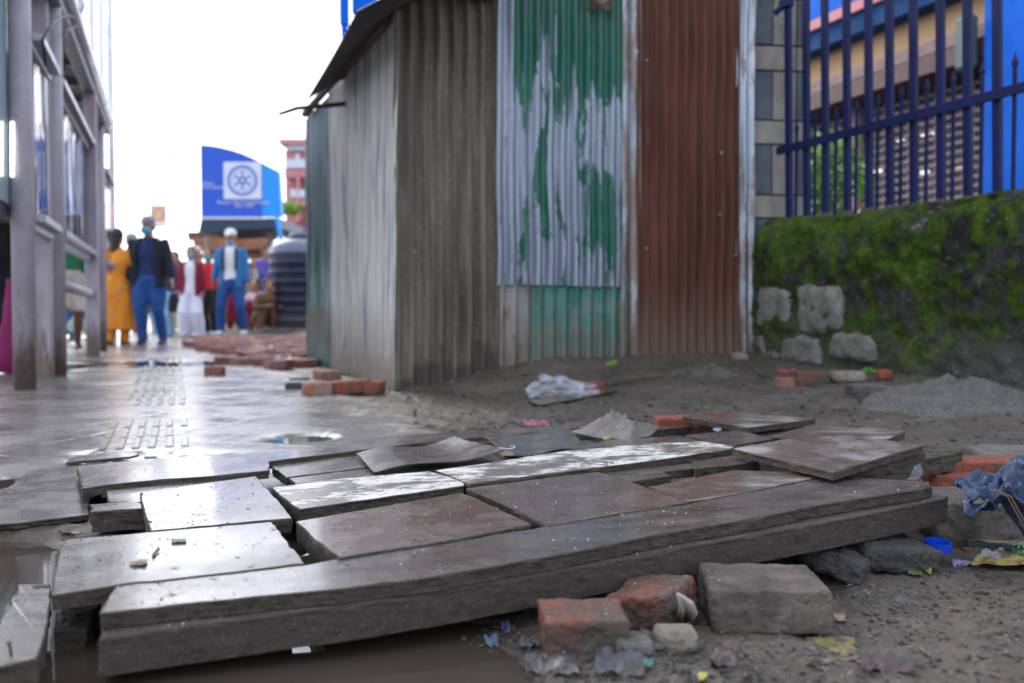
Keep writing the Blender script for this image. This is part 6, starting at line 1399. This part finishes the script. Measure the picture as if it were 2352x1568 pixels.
def person(x, yf, Y, H, label, rot=0.0, zf=None, top=None, topm=None, sleeve='long', jacket=None, bottom='trousers', botm=None, shoes=None, sk=(.38, .20, .125), hair='short', cap=None, mask=None, female=False,
           feet=((-.10, .0), (.10, .0)), hands=None, squat=False, fat=1.0, lean=0.0, group=None, vx=.014, headrot=0.0, extra=None):
    """local frame: unit height, person faces -Y, +X is picture right when rot=0"""
    p = PY(x, yf, Y); z0 = p.z if zf is None else zf
    th = thing('person', label, 'person', (p.x, Y, z0), group)
    ca, sa = math.cos(rot), math.sin(rot)
    def xf(co): return np.stack([co[:, 0]*ca-co[:, 1]*sa, co[:, 0]*sa+co[:, 1]*ca, co[:, 2]], 1)*H
    hipz, shz = (.50, .815); body_dy = 0.0
    if squat: hipz, shz, body_dy = .13, .42, -.10
    def up(v, z): return Vector((v[0], v[1]+lean*(z-hipz), z))
    hip = [Vector((-.052, 0, hipz)), Vector((.052, 0, hipz))]; hipc = Vector((0, 0, hipz))
    sdy = lean*(shz-hipz)+body_dy
    sw = (.098 if female else .112)*fat**.4; sh = [Vector((-sw, sdy, shz)), Vector((sw, sdy, shz))]
    ft = [Vector((f[0], f[1], .045+(f[2] if len(f) > 2 else 0))) for f in feet]
    kn = []; an = []
    for k in (0, 1):
        q, c = ik(hip[k], ft[k], .245, .232, (-.12 if k == 0 else .12, -1, 0.4 if squat else 0)); kn.append(q); an.append(c)
    if hands is None: hands = ((-sw-.045, -.03+sdy, .44), (sw+.045, -.03+sdy, .44))
    el = []; wr = []
    for k in (0, 1):
        q, c = ik(sh[k], hands[k], .168, .150, (-.5 if k == 0 else .5, .9, 0)); el.append(q); wr.append(c)
    nk = Vector((0, sdy-.005, shz+.045)); hd = Vector((0, sdy-.024, shz+.112))
    wst = .068*fat if female else .080*fat
    b = MB()
    # torso, neck
    limb(b, [hipc+Vector((0, 0, -.035)), hipc+Vector((0, 0, .02)), up((0, body_dy*.4), hipz+.11), up((0, body_dy*.75), hipz+.20), Vector((0, sdy, shz-.035)), Vector((0, sdy, shz+.012))],
         [.085*fat, .092*fat, wst, .088*fat, .105*fat**.5, .06], [.06*fat, .066*fat, .052*fat, .062*fat, .058, .040])
    limb(b, [Vector((0, sdy, shz-.02)), nk, hd+Vector((0, .01, -.03))], [.046, .037, .036])
    # head with brow, nose, chin, ears, lips
    hr = headrot; hx = Vector((math.cos(hr), math.sin(hr), 0)); hf = Vector((math.sin(hr), -math.cos(hr), 0))
    def H_(dx, df, dz): return hd+hx*(dx*HK)+hf*(df*HK)+Vector((0, 0, dz*HK))
    b.add(*ell(H_(0, -.006, .012), .043, .052, .053)); b.add(*ell(H_(0, .012, -.022), .033, .036, .040)); b.add(*ell(H_(0, .026, -.048), .016, .014, .012))
    b.add(*ell(H_(0, .050, -.010), .0075, .012, .014, 6)); b.add(*ell(H_(0, .043, -.032), .014, .008, .006, 6)); b.add(*ell(H_(0, .040, .018), .030, .010, .006, 6))
    for s_ in (-1, 1): b.add(*ell(H_(.043*s_, -.004, -.005), .006, .010, .017, 6))
    for k in (0, 1):
        limb(b, [sh[k]+Vector((0, 0, .004)), sh[k].lerp(el[k], .5), el[k], el[k].lerp(wr[k], .4), wr[k]], [.030*fat, .027*fat, .021, .020, .0145])
        d = (wr[k]-el[k]).normalized(); s_ = Vector((0, 1, 0))-d*d.y; s_.normalize(); o_ = d.cross(s_)
        limb(b, [wr[k]-d*.004, wr[k]+d*.02, wr[k]+d*.046], [.013, .022, .021], [.010, .010, .008], side=s_)
        inn = Vector((-1 if k else 1, 0, 0))
        for j, ln in enumerate((.040, .046, .043, .033)):
            r0 = wr[k]+d*.044+s_*(.016-.0107*j)*(-1); limb(b, [r0, r0+d*ln*.5+inn*.003, r0+d*ln+inn*.012], [.0062, .0058, .0046], n=8)
        r0 = wr[k]+d*.012-s_*.016; limb(b, [r0, r0-s_*.013+d*.014, r0-s_*.016+d*.034+inn*.006], [.0075, .0068, .0052], n=8)
        limb(b, [hip[k]+Vector((0, 0, .01)), hip[k].lerp(kn[k], .5), kn[k], kn[k].lerp(an[k], .35), an[k], Vector((an[k].x, an[k].y, .02))], [.056*fat, .047*fat, .033, .033, .021, .021], [.058*fat, .048, .034, .035, .023, .024])
        limb(b, [Vector((an[k].x, an[k].y+.022, an[k].z-.025)), Vector((an[k].x, an[k].y-.03, an[k].z-.027)), Vector((an[k].x*1.05, an[k].y-.095, an[k].z-.034))], [.020, .025, .017], [.019, .017, .009])
    bo = vox('body', b, skin(sk), th, .0068, 1, xf)
    # eyes
    # clothing
    if bottom in ('trousers', 'wide', 'shorts'):
        b = MB(); limb(b, [hipc+Vector((0, 0, -.06)), hipc+Vector((0, 0, .0)), hipc+Vector((0, body_dy*.2, .05))], [.092*fat, .104*fat, .090*fat], [.068*fat, .078*fat, .066*fat])
        for k in (0, 1):
            wd = 1.75 if bottom == 'wide' else 1.0
            if bottom == 'shorts': limb(b, [hip[k], hip[k].lerp(kn[k], .5), hip[k].lerp(kn[k], 1.0)], [.064, .062, .060])
            else: limb(b, [hip[k], hip[k].lerp(kn[k], .5), kn[k], kn[k].lerp(an[k], .5), an[k]+Vector((0, 0, -.012))], [.066*fat, .058*fat, .047*wd**.6, .042*wd, .036*wd*1.08], [.070*fat, .060*fat, .048*wd**.6, .044*wd, .042*wd*1.05])
        vox(bottom if bottom != 'wide' else 'trousers', b, botm, th, .011, 2, xf, .006, 3)
    if bottom == 'skirt':
        b = MB(); zb_ = .06; limb(b, [hipc+Vector((0, 0, .06)), hipc+Vector((0, 0, -.02)), Vector(((ft[0].x+ft[1].x)/2, (ft[0].y+ft[1].y)/2, .28)), Vector(((ft[0].x+ft[1].x)/2, (ft[0].y+ft[1].y)/2, zb_))], [.085*fat, .105*fat, .115*fat, .13*fat], [.065, .085, .10, .12]); vox('skirt', b, botm, th, .011, 2, xf, .012, 4)
    def torso(off, hem, flare=1.0):
        b = MB(); pts = []; rx = []; ry = []
        zb_ = hipz+hem
        if hem < -.10: pts.append(Vector(((ft[0].x+ft[1].x)*.35, 0, zb_))); rx.append((.118*fat+off)*flare); ry.append((.095+off)*flare)
        pts += [Vector((0, 0, max(zb_, hipz-.03)))]; rx += [.097*fat+off]; ry += [.074*fat+off]
        pts += [up((0, body_dy*.4), hipz+.11), up((0, body_dy*.75), hipz+.20), Vector((0, sdy, shz-.035)), Vector((0, sdy, shz+.008)), Vector((0, sdy, shz+.030))]
        rx += [wst+.010+off, .092*fat+off+.004, .110*fat**.5+off, .078, .036]; ry += [.056*fat+off+.004, (.070 if female else .066)*fat+off, .062+off, .047, .034]
        limb(b, pts, rx, ry); return b
    def arms(b, off, frac):
        for k in (0, 1):
            P = [sh[k]+Vector((.012 if k == 0 else -.012, 0, .004)), sh[k].lerp(el[k], .5), el[k]]; r_ = [.037*fat**.5+off, .035*fat**.5+off, .030+off]
            if frac < .6: P = P[:2]+[sh[k].lerp(el[k], .75)]; r_[2] = .034*fat**.5+off
            elif frac > .9: P += [el[k].lerp(wr[k], .5), el[k].lerp(wr[k], .96)]; r_ += [.027+off, .023+off]
            limb(b, P, r_)
    if top == 'kurta':
        b = torso(.007, -.36, 1.1); arms(b, .003, 1.0 if sleeve == 'long' else .5); vox('tunic', b, topm, th, .011, 2, xf, .009, 6)
    elif top:
        b = torso(.004, -.02 if not jacket else .01); arms(b, .002, 1.0 if sleeve == 'long' else .5) if not jacket else None
        vox('shirt', b, topm, th, .010, 2, xf, .006, 7)
    if jacket:
        b = MB()                                            # open jacket: two fronts, back and sleeves
        hem_ = -.05
        for s_ in (-1, 1):
            limb(b, [Vector((s_*.080*fat, -.010, hipz+hem_)), up((s_*.072*fat, -.010+body_dy*.4), hipz+.11), up((s_*.078*fat, -.010), hipz+.20), Vector((s_*.078, sdy-.008, shz-.03)), Vector((s_*.045, sdy-.004, shz+.018))], [.034*fat, .030*fat, .030*fat, .033, .024], [.078*fat, .070*fat, .073*fat, .066, .044])
        limb(b, [Vector((0, .035, hipz+hem_)), up((0, .030+body_dy*.4), hipz+.11), up((0, .032), hipz+.2), Vector((0, sdy+.026, shz-.03)), Vector((0, sdy+.018, shz+.032))], [.095*fat, .082*fat, .09*fat, .10, .045], [.045, .040, .044, .040, .026])
        arms(b, .006, 1.0); vox('jacket', b, jacket, th, .010, 2, xf, .006, 8)
    if shoes:
        for k in (0, 1):
            b = MB(); limb(b, [Vector((an[k].x, an[k].y+.034, an[k].z-.024)), Vector((an[k].x, an[k].y+.0, an[k].z-.018)), Vector((an[k].x, an[k].y-.05, an[k].z-.026)), Vector((an[k].x*1.05, an[k].y-.112, an[k].z-.034))], [.022, .030, .031, .020], [.020, .027, .019, .010]); vox('shoe', b, shoes, th, .009, 1, xf)
    # hair, cap, mask
    b = MB()
    if hair == 'short' and not cap: b.add(*ell(H_(0, -.014, .024), .047, .052, .050)); b.add(*ell(H_(0, -.028, .0), .044, .036, .046))
    elif hair == 'bun': b.add(*ell(H_(0, -.014, .022), .048, .052, .051)); b.add(*ell(H_(0, -.060, .010), .026, .022, .026)); b.add(*ell(H_(0, -.03, -.01), .045, .034, .045))
    elif hair == 'long': b.add(*ell(H_(0, -.014, .022), .050, .054, .052)); limb(b, [H_(0, -.036, .01), H_(0, -.046, -.06), H_(0, -.048, -.14), H_(0, -.040, -.22)], [.046, .046, .040, .018], [.034, .030, .026, .012])
    elif cap: b.add(*ell(H_(0, -.022, -.004), .044, .034, .034))
    if b.v: vox('hair', b, HAIRM if hair != 'grey' else HAIRM, th, .008, 1, xf)
    if cap:
        b = MB(); b.add(*ell(H_(0, -.006, .034), .049, .058, .042)); co = vox('cap', b, cap, th, .008, 1, xf)
        b = MB(); limb(b, [H_(0, .040, .026), H_(0, .070, .022), H_(0, .090, .012)], [.044, .040, .022], [.006, .005, .004], side=hx); vox('brim', b, cap, co, .007, 0, xf).parent = co
    if mask:
        b = MB(); b.add(*ell(H_(0, .024, -.030), .037, .032, .031)); b.add(*ell(H_(0, .048, -.018), .016, .013, .020)); vox('face_mask', b, mask, th, .007, 1, xf)
    th['_H'] = H
    if extra: extra(th, dict(sh=sh, el=el, wr=wr, hip=hip, hd=hd, xf=xf, H=H, shz=shz, hipz=hipz, sdy=sdy))
    return th
def cloth_m(c, name='cloth', var=.18, rough=.85, sc=5): return plain(c, rough, var=var, sc=sc, name=name)
def mk_floral():
    m = M('orange_floral_cotton'); c = m.vor(11, 'F1', None, 1.0); cc = m.vor(11, 'F1', None, 1.0, 'Color'); sc = m.node('ShaderNodeSeparateColor'); m.put(sc.inputs[0], cc)
    pet = m.mix(m.math('GREATER_THAN', sc.outputs[1], .5), (.62, .16, .22), (.80, .42, .05)); base = m.mix(m.ramp(c, [(.20, 1.0), (.30, 0.0)]), m.mix(rng(m, m.noise(4), 0, 1), (.66, .20, .008), (.80, .30, .02)), pet)
    return m.set(base=base, rough=.8)
def mk_darkfloral():
    m = M('black_floral_cotton'); c = m.noise(16, 4, .6); return m.set(base=m.mix(rng(m, c, 0, 1, .56, .62), (.015, .013, .013), (.20, .12, .07)), rough=.8)
JEAN = cloth_m((.010, .065, .24), 'blue_jeans'); JEANL = cloth_m((.25, .40, .60), 'light_jeans'); JEAND = cloth_m((.03, .10, .17), 'dull_jeans'); NAVY = cloth_m((.010, .026, .095), 'navy_cotton'); NAVJ = cloth_m((.006, .012, .022), 'black_navy_jacket')
DBLUE = cloth_m((.035, .17, .40), 'denim_shirt'); WHT = cloth_m((.78, .78, .80), 'white_cotton', .05); RED = cloth_m((.62, .012, .02), 'red_cotton'); DRED = cloth_m((.20, .008, .03), 'dark_red_cotton'); BLK = cloth_m((.012, .012, .015), 'black_cloth')
WPANT = cloth_m((.74, .73, .84), 'white_trousers', .06); MSK = plain((.08, .40, .62), .6, var=.08, name='surgical_mask'); MSK2 = plain((.20, .34, .60), .6, name='blue_mask'); WSH = plain((.62, .62, .62), .5, name='white_shoe'); BSH = plain((.02, .02, .03), .5, name='dark_shoe')
CAPG = cloth_m((.28, .24, .28), 'grey_mauve_cap'); CAPW = cloth_m((.74, .74, .74), 'white_cap', .04); PUR = cloth_m((.10, .07, .35), 'purple_cloth'); TEAL = cloth_m((.02, .30, .32), 'teal_cloth'); BRNC = cloth_m((.17, .085, .05), 'brown_shawl'); PINK = cloth_m((.60, .08, .18), 'pink_cloth')
person(345, 790, 13.6, 1.73, 'man in navy shirt, black jacket, blue jeans, grey cap and blue face mask', top='shirt', topm=NAVY, jacket=NAVJ, botm=JEAN, shoes=BSH, cap=CAPG, mask=MSK, fat=1.2, feet=((-.035, -.06), (.095, .03)), hands=((-.175, -.03, .45), (.20, -.05, .48)), headrot=-.25)
person(270, 795, 13.6, 1.60, 'woman seen from behind in a long orange floral tunic with black hair', rot=math.pi-.15, top='kurta', topm=mk_floral(), bottom='trousers', botm=cloth_m((.66, .28, .02), 'orange_trousers'), shoes=BSH, hair='long', female=True, fat=1.3, feet=((-.03, -.05), (.035, .08)), hands=((-.15, -.09, .52), (.15, -.10, .55)))
person(303, 778, 15.4, 1.62, 'person in dull blue jeans and grey top walking away behind the orange tunic', rot=math.pi, top='shirt', topm=cloth_m((.13, .16, .20), 'grey_top'), botm=JEAND, shoes=WSH, cap=cloth_m((.30, .31, .33), 'grey_cap'), feet=((-.09, -.05), (.03, .08)), vx=.016)
person(404, 776, 17.6, 1.52, 'person in indigo top half hidden behind the navy-shirted man, with a black bag', top='shirt', topm=cloth_m((.035, .03, .11), 'indigo_top'), botm=JEANL, shoes=BSH, hair='long', female=True, feet=((-.05, -.03), (.06, .06)), hands=((-.09, -.13, .60), (.12, -.08, .62)), vx=.016)
person(441, 772, 17.0, 1.53, 'woman in white wide trousers, cream top and open red shirt with a face mask', top='shirt', topm=WHT, jacket=DRED, bottom='wide', botm=WPANT, shoes=WSH, hair='bun', mask=MSK2, female=True, feet=((-.075, -.02), (.075, .03)), vx=.016)
person(455, 764, 19.8, 1.70, 'man in a pinkish white cap standing behind the woman in white trousers', top='shirt', topm=cloth_m((.30, .22, .20), 'brown_check'), botm=cloth_m((.30, .27, .26), 'grey_trousers'), shoes=WSH, cap=cloth_m((.62, .48, .47), 'pale_pink_cap'), vx=.016)
person(481, 769, 17.8, 1.52, 'woman in a bright red shirt and black trousers with a teal face mask', top='shirt', topm=RED, sleeve='short', botm=BLK, shoes=WSH, hair='bun', mask=plain((.02, .33, .42), .6, name='teal_mask'), female=True, feet=((-.04, .05), (.075, -.03)), hands=((-.135, -.05, .46), (.15, -.04, .47)), vx=.016)
person(533, 768, 16.5, 1.73, 'man in blue denim shirt over white t-shirt, blue jeans and white cap', top='shirt', topm=WHT, jacket=DBLUE, botm=JEAN, shoes=WSH, cap=CAPW, sk=(.30, .15, .095), fat=1.0, feet=((-.10, -.03), (.115, .02)), hands=((-.175, -.04, .45), (.15, .0, .46)), mask=None,
       extra=lambda th, d: [vox('backpack_strap', (lambda b: (limb(b, [Vector((s_*.062, d['sdy']-.082, d['shz']-.20)), Vector((s_*.066, d['sdy']-.088, d['shz']-.10)), Vector((s_*.060, d['sdy']-.066, d['shz']-.01)), Vector((s_*.055, d['sdy']+.02, d['shz']+.03))], [.014]*4, [.006]*4), b)[1])(MB()), BLK, th, .006, 0, d['xf']) for s_ in (-1, 1)]+[vox('chin_mask', (lambda b: (b.add(*ell(d['hd']+Vector((0, -.016, -.058)), .036, .032, .018)), b)[1])(MB()), MSK2, th, .006, 0, d['xf'])])
person(545, 742, 22.5, 1.60, 'person in maroon trousers glimpsed between the legs of the white-capped man', top='kurta', topm=DRED, botm=DRED, female=True, hair='long', vx=.018, zf=-.03)
person(378, 770, 19.5, 1.60, 'person in light blue trousers glimpsed behind the legs of the navy-shirted man', top='shirt', topm=NAVY, botm=JEANL, vx=.018)
person(412, 762, 20.8, 1.50, 'person in a yellow skirt mostly hidden left of the white trousers', top='kurta', topm=cloth_m((.60, .42, .02), 'yellow_cloth'), bottom='skirt', botm=cloth_m((.60, .42, .02), 'yellow_cloth'), female=True, hair='long', vx=.018)
person(611, 752, 20.5, 1.66, 'person in purple top and pale blue bag strap standing left of the water tank', rot=.9, top='kurta', topm=PUR, botm=cloth_m((.03, .12, .4), 'blue_trousers'), hair='short', hands=((-.05, -.2, .62), (.1, -.16, .60)), vx=.018)
person(585, 752, 22.0, 1.55, 'person in a pale grey-green coat standing behind the squatting people', rot=.3, top='kurta', topm=cloth_m((.36, .36, .30), 'pale_coat'), botm=BLK, hair='short', vx=.018)
person(577, 748, 20.0, 1.15, 'child in a teal shirt standing behind the squatting people', top='shirt', topm=TEAL, sleeve='short', botm=cloth_m((.3, .25, .24), 'beige_trousers'), vx=.018, feet=((-.08, 0), (.08, 0)))
person(596, 762, 18.2, 1.60, 'person squatting in a brown shawl on the pavement beside the water tank', rot=.8, squat=True, top='shirt', topm=BRNC, jacket=BRNC, botm=BRNC, hair='short', feet=((-.09, -.14), (.09, -.14)), hands=((-.10, -.32, .30), (.08, -.32, .28)), vx=.016, lean=-.25)
person(610, 757, 19.2, 1.60, 'person crouching in a white and pink top by the water tank', rot=-.5, squat=True, top='shirt', topm=cloth_m((.66, .52, .56), 'pale_pink_top'), botm=DRED, hair='bun', female=True, feet=((-.09, -.14), (.09, -.14)), hands=((-.10, -.30, .34), (.08, -.30, .34)), vx=.016, lean=-.1)
person(575, 756, 19.6, 1.62, 'person crouching in pink and red with dark sleeves, farthest left of the squatting group', rot=.5, squat=True, top='shirt', topm=PINK, jacket=None, botm=cloth_m((.12, .02, .03), 'wine_trousers'), hair='short', feet=((-.09, -.14), (.09, -.14)), hands=((-.10, -.30, .36), (.08, -.30, .34)), vx=.016, lean=-.1)
for i, (x, yf, Y, H_, lb, tm, bm_, kw) in enumerate((
    (322, 766, 21.0, 1.60, 'person in charcoal in the crowd between the orange tunic and the navy-shirted man', cloth_m((.12, .12, .14), 'charcoal_cloth'), BLK, dict(hair='short')),
    (365, 762, 23.0, 1.62, 'person in pale shirt in the crowd straight behind the navy-shirted man', WHT, JEAND, dict(hair='short')),
    (424, 760, 23.5, 1.58, 'person in olive top in the crowd left of the pinkish cap', cloth_m((.14, .15, .07), 'olive_cloth'), BLK, dict(hair='short')),
    (500, 762, 21.5, 1.60, 'person in brown top in the crowd between the red shirt and the denim shirt', BRNC, cloth_m((.10, .09, .10), 'grey_slacks'), dict(hair='bun', female=True)),
    (562, 756, 23.0, 1.62, 'person in lilac top in the crowd right of the white-capped man', cloth_m((.30, .24, .42), 'lilac_cloth'), BLK, dict(hair='short')),
    (388, 764, 22.0, 1.66, 'person in dark teal in the crowd at the right of the navy-shirted man', cloth_m((.04, .13, .16), 'dark_teal_cloth'), BLK, dict(hair='short')))):
    person(x, yf, Y, H_, lb, top='shirt', topm=tm, botm=bm_, vx=.02, rot=RNG.uniform(-.5, .5), feet=((-.06, RNG.uniform(-.06, .02)), (.06, RNG.uniform(0, .06))), **kw)
# seen under the shelter
person(160, 803, 11.0, 1.62, 'person in a green scarf and beige shorts standing under the shelter', rot=.4, top='shirt', topm=cloth_m((.02, .16, .07), 'green_cloth'), bottom='shorts', botm=cloth_m((.50, .44, .38), 'beige_shorts'), shoes=BSH, hair='short', sk=(.16, .08, .05), feet=((-.04, -.08), (.05, .06)))
person(194, 786, 13.8, 1.62, 'person in a turquoise top and blue jeans inside the shelter', rot=-.3, top='shirt', topm=TEAL, botm=cloth_m((.02, .12, .32), 'bright_jeans'), hair='long', female=True, vx=.016)
person(176, 770, 17.0, 1.65, 'person with a white cap and grey-blue shirt farther inside the shelter', top='shirt', topm=cloth_m((.20, .24, .34), 'grey_blue_shirt'), botm=BLK, cap=CAPW, vx=.018)
person(8, 852, 7.2, 1.58, 'woman in black floral top, black trousers and magenta scarf at the left edge', rot=1.1, zf=0.0, top='kurta', topm=mk_darkfloral(), botm=BLK, hair='long', female=True, fat=1.15, feet=((-.06, -.05), (.07, .06)))
# things they carry
p = PY(404, 695, 17.4)
b = MB(); limb(b, [p+Vector((0, 0, -.17)), p+Vector((0, 0, -.10)), p+Vector((0, 0, .08)), p+Vector((0, 0, .17))], [.11, .14, .13, .08], [.05, .06, .06, .04]); bag = thing('handbag', 'black bag hanging at the side of the person in indigo', 'bag', (p.x, p.y, p.z-.17))
vox('bag_body', b, BLK, bag, .02, 1, lambda co: co-np.array(tuple(gloc(bag)))); b = MB(); b.tube([p+Vector((-.07, 0, .14)), p+Vector((-.05, -.02, .45)), p+Vector((-.03, 0, .62))], .012, 6); b.build('strap', BLK, bag)
p = PY(178, 740, 11.3); crumple('carrier_bag', (p.x, p.y, PY(178, 762, 11.3).z), (.24, .14, .26), plain((.38, .52, .42), .5, name='pale_green_plastic'), 'pale green plastic carrier bag under the shelter', 'carrier bag', 8, 4, .2)
b = MB(); ps = [Pz(x, y, z) for x, y, z in ((14, 830, .0),)]
sc_ = MB(); q0 = PY(26, 640, 6.9); q1 = PY(4, 850, 6.9); limb(sc_, [q0, PY(26, 740, 6.9), PY(18, 800, 6.9), PY(8, 852, 6.9)], [.03, .06, .10, .12], [.03, .05, .07, .08])
so_ = sc_.build('scarf', cloth_m((.22, .015, .10), 'magenta_cloth'), smooth=True); tag(so_, 'long magenta scarf hanging to the ground at the left edge', 'scarf')
